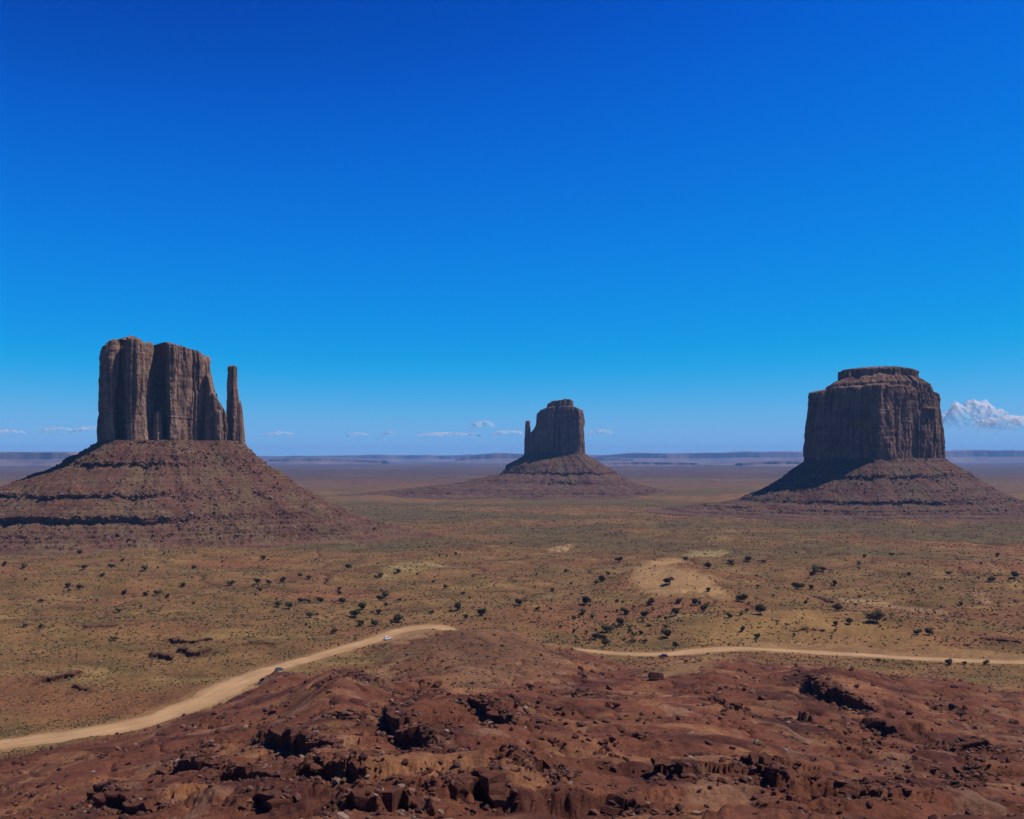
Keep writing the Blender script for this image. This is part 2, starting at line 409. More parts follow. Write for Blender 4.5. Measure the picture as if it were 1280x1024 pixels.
SCARPS += [
 ([(1016, 744), (1030, 750), (1046, 757)], 2.2, 'dark reddish cut bank right of the orange dome at the start of the faint track'),
 ([(988, 790), (1010, 788), (1034, 790)], 1.8, 'small dark cut bank on the golden slope above the right road'),
 ([(1222, 798), (1250, 801), (1279, 802)], 1.8, 'long dark cut bank at the right edge above the right road'),
 ([(300, 806), (330, 804), (350, 807)], 1.2, 'faint dark bank left of the dark car on the flat'),
 ([(100, 785), (125, 783), (150, 781)], 1.2, 'faint red bank low on the flat at left'),
]
SC = []
for P, h, lab in SCARPS:
    W = [ground_at(a, b_, H1) for a, b_ in P]; h *= 1.12 if W[0][1] < 440 else 0.8
    SC.append((_chaikin(W, 2), h, lab))

def Hroad(x, y, z):
    m = (y > 300) & (y < 720)
    if not m.any(): return z, None
    d, sd, al, tot, w = seg_dist(x[m], y[m], ROAD)
    zr = np.zeros(d.shape)
    # road bed height: smooth ground along the centre line
    zr = np.interp(al, _road_s, _road_z)
    k = 1 - sstep(w * 0.5 + 2.0, w * 0.5 + 14.0, d)
    z = z.copy(); z[m] = z[m] * (1 - k) + zr * k
    return z, (m, d, w)

_road_s = np.concatenate([[0], np.cumsum(np.hypot(np.diff(ROAD[:, 0]), np.diff(ROAD[:, 1])))])
_road_z = np.convolve(np.pad(np.clip(H1(ROAD[:, 0], ROAD[:, 1]), -1, 3), 8, mode='edge'), np.ones(17) / 17, mode='valid')

def hillmask(x, y):
    return sstep(1.5, 7.0, H0(x, y)) * (1 - sstep(540, 600, y))

def Hfull(x, y, info=False):
    x = np.asarray(x, float); y = np.asarray(y, float)
    z = H1(x, y); hm = hillmask(x, y)
    near = 1 - sstep(900, 2500, y)
    # relief: rounded humps, gullies and knobs on the promontory, low hummocks on the plain
    r1 = fbm2(x / 34, y / 34, 2, 1); r2 = n2(x / 11, y / 11, 5); r3 = n2(x / 4.3, y / 4.3, 6); r4 = n2(x / 1.7, y / 1.7, 8)
    gul = np.abs(n2(x / 17 + 0.4 * r2, y / 26, 11))
    patch = sstep(0.0, 0.5, n2(x / 21, y / 21, 14))                       # rocky patches against bare soil
    z = z + hm * (1.9 * r1 + 0.6 * r2 * (0.3 + 0.7 * patch) + 0.12 * r3 + 0.05 * r4 + patch * (1.1 * np.abs(r3) + 0.75 * np.abs(r4) + 0.35 * np.abs(n2(x / 0.8, y / 0.8, 9)) - 0.5) - 1.5 * np.exp(-gul * 9))
    z = z + (1 - hm) * near * (0.5 * r2 + 0.30 * r3 + 0.08 * r4 + 0.5 * r1)
    t2 = sstep(0.05, 0.5, n2(x / 30, y / 30, 16) + 0.4 * n2(x / 9, y / 9, 17)); pz = 2.3
    fr = (z + 0.8 * n2(x / 6, y / 6, 18) + 0.35 * n2(x / 1.8, y / 1.8, 19)) / pz; fl = np.floor(fr); tt = fr - fl
    terr = 0.42 * hm * t2 * (0.3 + 0.7 * patch)
    z = z + terr * (fl + sstep(0.88, 1.0, tt) - fr + 0.42) * pz
    z, road = Hroad(x, y, z)
    rock = np.clip(hm * patch * 0.35 + terr * sstep(0.8, 0.92, tt), 0, 1)
    wx = x + 2.2 * n2(x / 8, y / 8, 37) + 1.6 * n2(x / 4.0, y / 4.0, 31) + 0.8 * n2(x / 1.6, y / 1.6, 32) + 0.5 * n2(x / 0.7, y / 0.7, 35); wy = y + 3.4 * n2(x / 8, y / 8, 38) + 2.2 * n2(x / 4.0, y / 4.0, 33) + 0.9 * n2(x / 1.6, y / 1.6, 34) + 0.6 * n2(x / 0.7, y / 0.7, 36)
    for P, h, lab in SC:
        L = 4.5 * h; x0, x1 = P[:, 0].min() - 3 * L, P[:, 0].max() + 3 * L; y0, y1 = P[:, 1].min() - 3 * L, P[:, 1].max() + 3 * L
        m = (x > x0) & (x < x1) & (y > y0) & (y < y1)
        if not m.any(): continue
        d, sd, al, tot, _ = seg_dist(wx[m], wy[m], P)
        sg = d * sd                                  # positive behind the ledge, negative in front
        endt = sstep(0, 0.16 * tot, al) * (1 - sstep(0.84 * tot, tot, al))
        endf = np.where((al <= 0) | (al >= tot), 0, endt)
        step = sstep(-0.35, 0.35, sg)
        dz = endf * (0.62 * h * step * np.exp(-d / (2.0 * L)) - 0.30 * h * (1 - step) * np.exp(-d / (1.5 * L)))
        z[m] = z[m] + dz
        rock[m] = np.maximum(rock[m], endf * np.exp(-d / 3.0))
    if info: return z, hm, patch, rock, road
    return z

# ------------------------------------------------------------------ ground sheet
uu = np.concatenate([-np.geomspace(1.6, 0.57, 60)[:-1], np.linspace(-0.56, 0.56, 1060), np.geomspace(0.57, 1.6, 60)[1:]])
yy = np.concatenate([np.arange(22, 110, 4.0), np.arange(110, 300, 0.55), np.arange(300, 420, 0.7), np.arange(420, 640, 1.0)])
q = 640.0; far_rows = []
while q < 27500: far_rows.append(q); q += max(1.2, q * q / 1.306e5 * 0.55)  if q < 6000 else q * 0.035
yy = np.concatenate([yy, far_rows])
Yg, Ug = np.meshgrid(yy, uu); Xg = Ug * Yg
Xf, Yf = Xg.ravel(), Yg.ravel()
Zf, hm, patch, rock, road = Hfull(Xf, Yf, True)

def in_poly(x, y, P):
    r = np.zeros(x.shape, bool); n = len(P)
    for i in range(n):
        (x1, y1), (x2, y2) = P[i], P[(i + 1) % n]
        cnd = ((y1 > y) != (y2 > y)) & (x < (x2 - x1) * (y - y1) / (y2 - y1 + 1e-12) + x1); r ^= cnd
    return r

def soil(x, y, hm, patch, rock, road):
    n = x.size
    A = lambda *c: np.array(c, float)
    def lerp(c, col, k): return c * (1 - k[:, None]) + col * k[:, None]
    big = fbm2(x / 160, y / 110, 3, 41); mid = fbm2(x / 40, y / 30, 3, 44); sm = n2(x / 7, y / 7, 47)
    c = np.tile(A(0.185, 0.099, 0.039), (n, 1))                                     # tan sand of the plain
    c = lerp(c, A(0.140, 0.086, 0.032), sstep(-0.1, 0.5, mid + 0.3 * sm))          # olive with dry grass
    c = lerp(c, A(0.185, 0.080, 0.035), sstep(0.05, 0.5, big) * 0.9)                # redder soil
    c = lerp(c, A(0.235, 0.148, 0.054), sstep(0.35, 0.75, fbm2(x / 60, y / 35, 3, 52)) * (1 - sstep(1200, 1700, y)) * 0.7)  # straw grass
    c = lerp(c, A(0.088, 0.070, 0.031), sstep(850, 1150, y) * (1 - sstep(2600, 4200, y)) * sstep(-0.35, 0.25, fbm2(x / 400, y / 260, 3, 55)) * 0.75)
    ws = np.exp(-np.abs(n2(x / 130 + 0.3 * n2(x / 40, y / 40, 28), y / 90, 27)) * 20) * sstep(560, 720, y) * (1 - sstep(1300, 1900, y))
    c = lerp(c, A(0.125, 0.062, 0.034), ws * 0.9)
    # far floor: bands of maroon, ochre and grey-green
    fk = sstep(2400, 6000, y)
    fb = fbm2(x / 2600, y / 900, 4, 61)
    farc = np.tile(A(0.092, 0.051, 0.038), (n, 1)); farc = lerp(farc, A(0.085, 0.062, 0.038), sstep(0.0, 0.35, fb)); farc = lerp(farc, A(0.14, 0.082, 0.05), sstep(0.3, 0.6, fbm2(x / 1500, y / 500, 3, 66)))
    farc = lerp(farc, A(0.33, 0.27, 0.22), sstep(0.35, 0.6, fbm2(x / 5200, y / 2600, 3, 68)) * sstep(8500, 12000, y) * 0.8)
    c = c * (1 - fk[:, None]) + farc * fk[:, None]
    # red promontory
    hc = np.tile(A(0.138, 0.049, 0.026), (n, 1))
    hc = lerp(hc, A(0.205, 0.090, 0.042), sstep(-0.1, 0.6, fbm2(x / 30, y / 30, 3, 71)))
    hc = lerp(hc, A(0.072, 0.026, 0.018), sstep(0.0, 0.5, fbm2(x / 24, y / 24, 3, 75)) * 0.9)
    hc = lerp(hc, A(0.225, 0.122, 0.070), sstep(0.30, 0.75, fbm2(x / 14, y / 18, 3, 78)) * 0.6)
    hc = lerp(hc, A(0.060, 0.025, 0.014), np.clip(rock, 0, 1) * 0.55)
    edge = np.clip(hm + 0.35 * (fbm2(x / 20, y / 20, 3, 81)) * (4 * hm * (1 - hm)), 0, 1)
    c = lerp(c, hc, sstep(0.25, 0.95, edge))
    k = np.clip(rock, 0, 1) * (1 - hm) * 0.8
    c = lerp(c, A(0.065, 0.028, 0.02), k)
    # bare slickrock and sand patches on the plain
    for poly, col, kk in PATCHES:
        bx = [p[0] for p in poly]; by = [p[1] for p in poly]
        m = (x > min(bx) - 20) & (x < max(bx) + 20) & (y > min(by) - 20) & (y < max(by) + 20)
        if not m.any(): continue
        xm = x[m] + 4 * n2(x[m] / 9, y[m] / 9, 91) + 2 * n2(x[m] / 3, y[m] / 3, 92); ym = y[m] + 6 * n2(x[m] / 9, y[m] / 9, 93)
        rad = 0.05 * math.hypot(max(bx) - min(bx), (max(by) - min(by)) * 0.5)
        w = sum(in_poly(xm + ox * rad, ym + oy * rad * 1.6, poly).astype(float) for ox, oy in ((0, 0), (1, 0), (-1, 0), (0, 1), (0, -1), (.5, .5), (-.5, -.5), (-.5, .5), (.5, -.5))) / 9.0
        w = np.clip(w + 0.5 * (w * (1 - w)) * 4 * fbm2(x[m] / 5, y[m] / 5, 3, 96), 0, 1) * kk
        c[m] = c[m] * (1 - w[:, None]) + np.array(col) * w[:, None]
    if road is not None:
        m, d, w = road
        k = (1 - sstep(w * 0.5 - 1, w * 0.5 + 7.0, d + 2.5 * n2(x[m] / 6, y[m] / 6, 95))) * 0.8
        c[m] = c[m] * (1 - k[:, None]) + A(0.24, 0.138, 0.058) * k[:, None]
    return c

def wp(pts): return [ground_at(a, b_, H1) for a, b_ in pts]
PATCHES = [
 (wp([(788, 724), (796, 710), (812, 701), (835, 698), (856, 699), (846, 709), (868, 714), (886, 722), (905, 740), (918, 752), (890, 748), (868, 740), (842, 744), (808, 742)]), (0.34, 0.20, 0.086), 0.92),
 (wp([(900, 770), (960, 762), (1040, 772), (1120, 786), (1180, 800), (1160, 812), (1040, 806), (950, 800), (880, 806), (868, 790)]), (0.25, 0.142, 0.050), 0.7),
 (wp([(1050, 748), (1110, 754), (1185, 764), (1185, 769), (1110, 760), (1050, 752)]), (0.30, 0.18, 0.09), 0.8),
 (wp([(1216, 738), (1226, 736), (1234, 750), (1250, 754), (1222, 756)]), (0.30, 0.17, 0.09), 0.7),
 (wp([(1205, 694), (1238, 704), (1248, 710), (1236, 708)]), (0.30, 0.16, 0.09), 0.8),
 (wp([(470, 724), (490, 706), (538, 702), (560, 708), (520, 716), (500, 722)]), (0.27, 0.19, 0.075), 0.6),
 (wp([(684, 690), (694, 682), (718, 681), (712, 688)]), (0.36, 0.24, 0.11), 0.8),
 (wp([(854, 694), (866, 688), (912, 688), (906, 696), (870, 697)]), (0.32, 0.23, 0.10), 0.7),
 (wp([(440, 860), (470, 820), (540, 806), (560, 815), (500, 830), (470, 860)]), (0.20, 0.112, 0.05), 0.85),
 (wp([(535, 790), (590, 785), (650, 788), (700, 812), (722, 832), (690, 846), (640, 852), (590, 862), (530, 850), (500, 845), (520, 815)]), (0.165, 0.085, 0.043), 0.72),
 (wp([(225, 886), (262, 864), (300, 846), (345, 830), (332, 850), (300, 868), (262, 884), (235, 894)]), (0.29, 0.17, 0.08), 0.75),
 (wp([(474, 802), (500, 785), (540, 780), (558, 782), (545, 793), (520, 800), (496, 808)]), (0.30, 0.175, 0.08), 0.75),
 (wp([(800, 834), (840, 826), (880, 820), (925, 818), (900, 828), (870, 842), (820, 842)]), (0.24, 0.138, 0.06), 0.75),
 (wp([(905, 812), (960, 803), (1060, 806), (1160, 814), (1278, 822), (1278, 826), (1100, 820), (960, 815)]), (0.30, 0.175, 0.075), 0.6),
 (wp([(1160, 806), (1210, 812), (1278, 818), (1278, 824), (1180, 818)]), (0.25, 0.14, 0.05), 0.5),
]
cols = soil(Xf, Yf, hm, patch, rock, road)
ground = mesh_obj('ground', np.stack([Xf, Yf, Zf], 1), grid_faces(len(uu), len(yy)), M_ground, smooth=True, cols=cols)
tag(ground, 'red and tan desert floor and rocky slope running out to the horizon', 'ground', kind='structure')

# road strip
RD = _chaikin(ROAD, 1)
_s = np.concatenate([[0], np.cumsum(np.hypot(np.diff(RD[:, 0]), np.diff(RD[:, 1])))])
sv = np.arange(0, _s[-1], 1.5)
rx, ry, rw = (np.interp(sv, _s, RD[:, k]) for k in range(3))
tx, ty = np.gradient(rx), np.gradient(ry); tl = np.hypot(tx, ty); nx, ny = -ty / tl, tx / tl
cross = np.linspace(-1, 1, 13)
jl = 0.30 * n2(sv / 34, sv * 0 + 9, 105) + 0.16 * n2(sv / 9, sv * 0, 101) + 0.06 * n2(sv / 2.5, sv * 0, 102); jr = 0.30 * n2(sv / 30, sv * 0 + 2, 106) + 0.16 * n2(sv / 9, sv * 0 + 5, 103) + 0.06 * n2(sv / 2.5, sv * 0 + 3, 104)
V = []
for cI in cross:
    k = cI * 0.5 * rw * (1 + (jl if cI < 0 else jr))
    V.append(np.stack([rx + nx * k, ry + ny * k], 1))
V = np.array(V); vx, vy = V[..., 0].ravel(), V[..., 1].ravel()
vz = Hfull(vx, vy) + 0.14 - 0.10 * np.repeat(np.abs(cross) ** 6, len(sv))
cg = np.repeat(cross, len(sv)); trk = np.exp(-((np.abs(cg) - 0.33 - 0.05 * n2(np.tile(sv, 13) / 40, cg * 0, 107)) / 0.09) ** 2) * (0.5 + 0.5 * sstep(-0.3, 0.3, n2(np.tile(sv, 13) / 25, cg * 2, 108)))
blo = n2(np.tile(sv, 13) / 22, cg * 1.3, 109)
rc = np.array([1.0, 1.0, 1.0])[None] * (1 + 0.16 * trk + 0.16 * blo - 0.22 * np.abs(cg) ** 4)[:, None]
roado = mesh_obj('dirt_road', np.stack([vx, vy, vz], 1), grid_faces(13, len(sv)), M_road, smooth=True, cols=rc)
tag(roado, 'pale graded dirt road curving across the valley floor', 'road', kind='structure')

# ------------------------------------------------------------------ buttes
def resample(P, n):
    P = np.array(P, float); P = np.vstack([P, P[:1]])
    s = np.concatenate([[0], np.cumsum(np.hypot(np.diff(P[:, 0]), np.diff(P[:, 1])))])
    q = np.linspace(0, s[-1], n, endpoint=False)
    return np.stack([np.interp(q, s, P[:, 0]), np.interp(q, s, P[:, 1])], 1), q, s[-1]

def cliff(name, outline, z0, ztop, parent, mat, seed, taper=0.05, n=900, nzr=150, amp=1.0, slab=8.0, caps=(), rough=1.0, smooth_n=5):
    """vertical sandstone wall round an outline (counter-clockwise), with slabs, cracks and flutes.
    ztop: function(x, y); caps: list of (inset, rise) steps above the wall top"""
    P, s, per = resample(outline, n)
    for _ in range(smooth_n): P = 0.25 * np.roll(P, 1, 0) + 0.5 * P + 0.25 * np.roll(P, -1, 0)
    cen = P.mean(0)
    T = np.roll(P, -1, 0) - np.roll(P, 1, 0); T /= np.linalg.norm(T, axis=1, keepdims=True)
    N = np.stack([T[:, 1], -T[:, 0]], 1)
    zt = ztop(P[:, 0], P[:, 1]) + 0.22 * slab * fbm2(P[:, 0] / (slab * 1.6), P[:, 1] / (slab * 1.6), 3, seed + 40)
    rg = np.random.default_rng(seed)
    # slab columns round the perimeter
    def columns(width, nb):
        e = [0.0]
        while e[-1] < per: e.append(e[-1] + width * rg.choice([0.45, 0.8, 1.2, 2.0, 2.8]) * rg.uniform(0.8, 1.2))
        idx = np.clip(np.searchsorted(e, s, side='right') - 1, 0, len(e) - 2)
        brk = np.sort(rg.uniform(0.05, 1.0, (len(e), nb)), 1); off = rg.normal(0, 1, (len(e), 1)) + 0.4 * rg.normal(0, 1, (len(e), nb + 1))
        mid = (s - np.array(e)[idx]) / (np.array(e)[idx + 1] - np.array(e)[idx])
        return idx, brk, off, mid
    c1 = columns(slab * 2.2, 2); c2 = columns(slab, 3); c3 = columns(slab * 0.42, 4)
    f = np.linspace(0, 1, nzr)
    rings = []
    for ft in f:
        z = z0 + (zt - z0) * ft
        x, y = P[:, 0], P[:, 1]
        d = np.zeros(len(P)); msk = sstep(-0.25, 0.35, n3(x / (slab * 3.2), y / (slab * 3.2), z / (slab * 5), seed + 50))
        for (idx, brk, off, mid), a in ((c1, 0.34), (c2, 0.16), (c3, 0.05)):
            lvl = (ft > brk[idx]).sum(1); a = a * (1 if a > 0.3 else msk); d += a * slab * off[idx, lvl] - (a * slab * 0.14) * lvl
            d += a * slab * 0.8 * (1 - (2 * mid - 1) ** 6) - a * slab * 0.8
        d += 1.35 * slab * (0.35 - np.abs(fbm3(x / (slab * 2.6), y / (slab * 2.6), z / (slab * 14), 2, seed)))
        d += 0.22 * slab * fbm3(x / (slab * 0.5), y / (slab * 0.5), z / (slab * 1.2), 3, seed + 4)
        d += 0.07 * slab * n3(x / (slab * 4), y / (slab * 4), z / (slab * 0.45), seed + 8) * rough
        d -= 0.5 * slab * np.exp(-np.abs(n3(x / (slab * 1.3), y / (slab * 1.3), z / (slab * 12), seed + 12)) * 22) * (0.3 + 0.7 * msk)
        d = d * amp
        tp = taper * ft ** 1.4 + 0.018 * np.clip((ft - 0.93) / 0.07, 0, 1) ** 2
        # spread at the foot
        d += slab * 0.35 * np.clip(1 - ft / 0.16, 0, 1) ** 2
        q = P + N * d[:, None]; q = cen + (q - cen) * (1 - tp)
        rings.append(np.column_stack([q, z]))
    # cap tiers, inset toward the centre
    last = rings[-1]; cz = last[:, 2].copy(); cxy = last[:, :2]; acc = 0.0
    for inset, rise in caps:
        acc += inset
        w = np.clip(acc, 0, 0.98)
        jag = 1 + 0.10 * fbm3(last[:, 0] / (slab * 1.5), last[:, 1] / (slab * 1.5), np.full(len(P), rise), 3, seed + 20)
        cz = cz + rise
        q = cen + (cxy - cen) * (1 - np.clip(w * jag, 0, 0.985))[:, None]
        rings.append(np.column_stack([q, cz + 0.10 * slab * fbm2(q[:, 0] / slab, q[:, 1] / slab, 3, seed + 25)]))
    for w in (0.25, 0.5, 0.75, 0.97):
        q0 = rings[len(f) + len(caps) - 1]
        q = cen + (q0[:, :2] - cen) * (1 - w)
        zz = q0[:, 2] * (1 - w) + q0[:, 2].mean() * w
        rings.append(np.column_stack([q, zz + 0.16 * slab * fbm2(q[:, 0] / slab, q[:, 1] / slab, 3, seed + 30) * (1 - w)]))
    A = np.array(rings).transpose(1, 0, 2)
    return mesh_obj(name, A.reshape(-1, 3), grid_faces(A.shape[0], A.shape[1], True), mat, parent, smooth=False)

def talus(name, outline, levels, dirs, parent, mat, seed, nth=1000, nt_=300, ledges=(), inner=0.55, bed=0, right_fade=0.0):
    """apron of rubble: levels = heights; dirs = {'front','left','right','back'} -> distance out from the cliff at each level"""
    th_f = np.linspace(-np.pi, 0, int(nth * 0.75), endpoint=False); th_b = np.linspace(0, np.pi, nth - len(th_f), endpoint=False)
    th = np.concatenate([th_f, th_b])
    P, _, _ = resample(outline, 720); cen = P.mean(0)
    ang = np.arctan2(P[:, 1] - cen[1], P[:, 0] - cen[0]); rad = np.hypot(P[:, 0] - cen[0], P[:, 1] - cen[1])
    o = np.argsort(ang); rb = np.interp(th, ang[o], rad[o], period=2 * np.pi)
    k = np.ones(41) / 41; rb = np.convolve(np.pad(rb, 20, mode='wrap'), k, mode='valid')
    dx, dy = np.cos(th), np.sin(th)
    wF, wB, wR, wL = np.clip(-dy, 0, 1) ** 1.3, np.clip(dy, 0, 1) ** 1.3, np.clip(dx, 0, 1) ** 1.3, np.clip(-dx, 0, 1) ** 1.3
    ws = wF + wB + wR + wL
    lv = np.array(levels, float); m = len(lv)
    kt = np.linspace(0, m - 1, nt_); ki = np.clip(kt.astype(int), 0, m - 2); kf = kt - ki
    def prof(d): d = np.array(d, float); return d[ki] * (1 - kf) + d[ki + 1] * kf
    z1 = lv[ki] * (1 - kf) + lv[ki + 1] * kf
    k1 = np.exp(-0.5 * (np.arange(-60, 61) / (nt_ / (m - 1) * 0.8)) ** 2); k1 /= k1.sum()
    def smo(a_): return np.apply_along_axis(lambda v: np.convolve(np.pad(v, 60, mode='reflect', reflect_type='odd'), k1, mode='valid'), -1, a_)
    rho = (wF[:, None] * prof(dirs['front']) + wB[:, None] * prof(dirs['back']) + wR[:, None] * prof(dirs['right']) + wL[:, None] * prof(dirs['left'])) / ws[:, None]
    warp = 1 + 0.15 * fbm2(np.cos(th) * 1.8, np.sin(th) * 2.2, 3, seed)[:, None]
    on = sstep(-1.0, -0.35, fbm2(np.cos(th) * 3.1 + 4, np.sin(th) * 3.1, 3, seed + 60))[:, None] * (1 - right_fade * sstep(0.15, 0.75, dx))[:, None]
    on2 = np.clip(on - 0.15 + 0.65 * n2(np.broadcast_to(th[:, None] * 22, rho.shape), np.broadcast_to(kt[None, :] * 0.8, rho.shape), seed + 61), 0, 1)
    rho = smo(rho) * (1 - on2) + rho * on2; z1 = smo(z1[None, :]) * (1 - on2) + z1[None, :] * on2
    rho = rho * warp
    r = rb[:, None] + rho
    z = np.broadcast_to(z1, r.shape).copy()
    X = cen[0] + r * dx[:, None]; Y = cen[1] + r * dy[:, None]
    foot = np.clip(1 - kt / (m - 1), 0, 1)[None, :]
    # gullies running down the slope, lumps, rubble
    g = fbm2(np.cos(th) * 7, np.sin(th) * 7, 2, seed + 3)[:, None] * np.ones_like(z)
    z += 3.4 * g * foot * np.clip(rho / 30, 0, 1)
    z += 3.0 * fbm2(X / 38, Y / 38, 3, seed + 5) * np.clip(rho / 25, 0, 1) * np.clip(foot * 5, 0, 1)
    z += (0.9 * n2(X / 7, Y / 7, seed + 9) + 0.7 * np.abs(n2(X / 3.2, Y / 3.2, seed + 10)) + 0.45 * n2(X / 1.6, Y / 1.6, seed + 12)) * np.clip(foot * 5 + 0.2, 0, 1)
    # ragged rims: push ledge levels in and out along the rim
    for li, a in ledges:
        w = np.exp(-((kt - li) / 0.35) ** 2)[None, :]
        jx = (1.6 * n2(th * rb / 14, th * 0, seed + 14) + 1.3 * n2(th * rb / 5, th * 0 + 3, seed + 15) + 0.9 * n2(th * rb / 2.2, th * 0 + 7, seed + 16))[:, None] * a
        X += w * jx * dx[:, None]; Y += w * jx * dy[:, None]
    z += (1.5 * n2(X / 18, Y / 18, seed + 21) + 1.1 * np.maximum(n2(X / 5, Y / 5, seed + 22), 0) ** 1.5 * 2) * np.clip(foot * 4, 0, 1) * np.clip(rho / 15, 0, 1)
    if bed:
        fr = (z + 1.2 * n2(X / 40, Y / 40, seed + 26) + 0.5 * n2(X / 7, Y / 7, seed + 27)) / 4.4; fl = np.floor(fr); tt = fr - fl
        w = (1 - sstep(bed - 4, bed + 2, z)) * sstep(-6, 0, z)
        z += w * (fl + sstep(0.55, 1.0, tt) - fr + 0.25) * 4.4
    # close the top under the cliff
    q = inner
    Xi = cen[0] + rb * q * dx; Yi = cen[1] + rb * q * dy
    A = np.stack([np.column_stack([Xi[:, None], X]), np.column_stack([Yi[:, None], Y]), np.column_stack([np.full((len(th), 1), lv[0] - 1.0), z])], -1)
    ob = mesh_obj(name, A.reshape(-1, 3), grid_faces(A.shape[0], A.shape[1], True), mat, parent, smooth=True)
    return ob, A

ICO = {}
def ico(sub):
    if sub not in ICO:
        import bmesh
        bm = bmesh.new(); bmesh.ops.create_icosphere(bm, subdivisions=sub, radius=1.0)
        ICO[sub] = (np.array([v.co[:] for v in bm.verts]), np.array([[v.index for v in f.verts] for f in bm.faces])); bm.free()
    return ICO[sub]

def stones_mesh(name, pos, size, col, mat, parent=None, seed=1, sub=1, flat=0.7):
    V0, F0 = ico(sub); n = len(pos); rg = np.random.default_rng(seed)
    nv = len(V0)
    a = rg.uniform(0, 2 * np.pi, n); sc = rg.uniform(0.6, 1.3, (n, 3)); sc[:, 2] *= flat
    jit = rg.uniform(0.62, 1.25, (n, nv, 1))
    v = V0[None] * jit * sc[:, None, :] * np.asarray(size)[:, None, None]
    tz = rg.uniform(-0.5, 0.5, n)
    ca, sa = np.cos(a)[:, None], np.sin(a)[:, None]
    x = v[..., 0] * ca - v[..., 1] * sa; y = v[..., 0] * sa + v[..., 1] * ca; z = v[..., 2] + x * np.sin(tz)[:, None]
    W = np.stack([x, y, z], -1) + np.asarray(pos)[:, None, :]
    Fc = (F0[None] + (np.arange(n) * nv)[:, None, None]).reshape(-1, 3)
    return mesh_obj(name, W.reshape(-1, 3), Fc, mat, parent, smooth=False, cols=np.repeat(col, nv, 0))

def talus_rubble(A, parent, n, seed, colsets, smin, smax):
    rg = np.random.default_rng(seed)
    i = rg.integers(0, int(A.shape[0] * 0.8), n); j = (3 + (A.shape[1] - 60) * rg.uniform(0, 1, n) ** 0.8).astype(int)
    p = A[i, j] + rg.normal(0, 0.6, (n, 3)) * np.array([1, 1, 0.1])
    c = np.array(colsets)[rg.integers(0, len(colsets), n)] * rg.uniform(0.75, 1.25, (n, 1))
    sz = smin + (smax - smin) * rg.uniform(0, 1, n) ** 3
    o = stones_mesh('rubble', p, sz, c, M_stone, parent, seed)
    o['kind'] = 'stuff'
    return o

RUB = [(0.085, 0.04, 0.029), (0.11, 0.056, 0.04), (0.20, 0.135, 0.10), (0.06, 0.03, 0.024)]

def plan(pts, pxc, Y0, kk):
    """outline given as (columns from the butte's middle, depth) to metres about its base point"""
    return [((pxc + a - HPX) / F * (Y0 + b_ * kk) - (pxc - HPX) / F * Y0, b_ * kk) for a, b_ in pts]
def colof(x, y, pxc, Y0):
    return HPX + ((pxc - HPX) / F * Y0 + x) / (Y0 + y) * F - pxc
# left butte with a thumb
k = 1.125; CX, CY = (205 - HPX) / F * 1400, 1400.0
bw = empty('butte', (CX, CY, 0))
tag(bw, 'broad sunlit butte at left with a deep black cleft and a thin thumb spire', 'butte')
# outline in photo-pixel units about the butte centre (x right, y away)
OW = [(-79, 16), (-79, -16), (-75, -46), (-67, -58), (-62, -52), (-61, -34), (-50, -33), (-48, -58), (-42, -64), (-34, -58), (-22, -46), (-18, -34), (-14, -8), (-3, -4), (2, -12), (3, -38), (8, -46), (14, -42), (30, -28), (52, -6), (57, 2), (57, 16), (50, 48), (10, 62), (-50, 58), (-74, 36)]
OWm = plan(OW, 205, 1400.0, k)
tops = np.array([(-80, 434), (-72, 430), (-62, 427), (-50, 424), (-36, 427), (-28, 432), (-18, 431), (-8, 431), (6, 430), (16, 430), (26, 433), (38, 436), (50, 440), (60, 444)], float)
def zt_w(x, y):
    py = np.interp(colof(x, y, 205, 1400.0), tops[:, 0], tops[:, 1]); return CAMZ + (HPY - py) * (1400.0 - 40) / F
cliff('cliff', OWm, 108, zt_w, bw, M_cliff, 11, taper=0.025, n=1300, nzr=190, amp=0.62, slab=9.0, caps=((0.01, 0.6), (0.06, 0.9), (0.03, 1.5)))
# buttress lumps between block and thumb
def blobcliff(name, pts, z0, z1, parent, mat, seed, **kw):
    return cliff(name, plan(pts, 205, 1400.0, k), z0, lambda x, y: np.full(np.shape(x), z1), parent, mat, seed, **kw)
zz = lambda py: CAMZ + (HPY - py) * k
def wallcliff(name, pts, z0, xs, ys, parent, mat, seed, **kw):
    return cliff(name, plan(pts, 205, 1400.0, k), z0, lambda x, y: CAMZ + (HPY - np.interp(colof(x, y, 205, 1400.0), xs, ys)) * k, parent, mat, seed, **kw)
wallcliff('buttress', [(46, -4), (53, -16), (62, -21), (70, -18), (78, -13), (84, -6), (82, 10), (54, 20)], 104, [52, 56, 58, 62, 66, 70, 76, 80, 84], [470, 476, 492, 494, 497, 503, 510, 519, 530], bw, M_cliff, 12, n=420, nzr=110, slab=5.5, amp=0.7, taper=0.12, caps=((0.10, 1.5), (0.3, 1.5)))
blobcliff('buttress', [(60, -16), (63, -26), (70, -27), (75, -20), (72, -10), (62, -10)], 105, zz(516), bw, M_cliff, 13, n=240, nzr=80, slab=4.5, amp=0.7, taper=0.4, caps=((0.2, 2), (0.3, 1)))
blobcliff('knob', [(59, 4), (61, -3), (67, -2), (68, 10), (61, 12)], 120, zz(493), bw, M_cliff, 14, n=160, nzr=70, slab=3.5, amp=0.6, taper=0.3, caps=((0.2, 1.2),))
blobcliff('pinnacle', [(-14, -38), (-8, -46), (-2, -42), (-2, -30), (-10, -28)], 112, zz(518), bw, M_cliff, 15, n=200, nzr=80, slab=3.5, amp=0.5, taper=0.3, caps=((0.2, 1.5), (0.3, 1)))
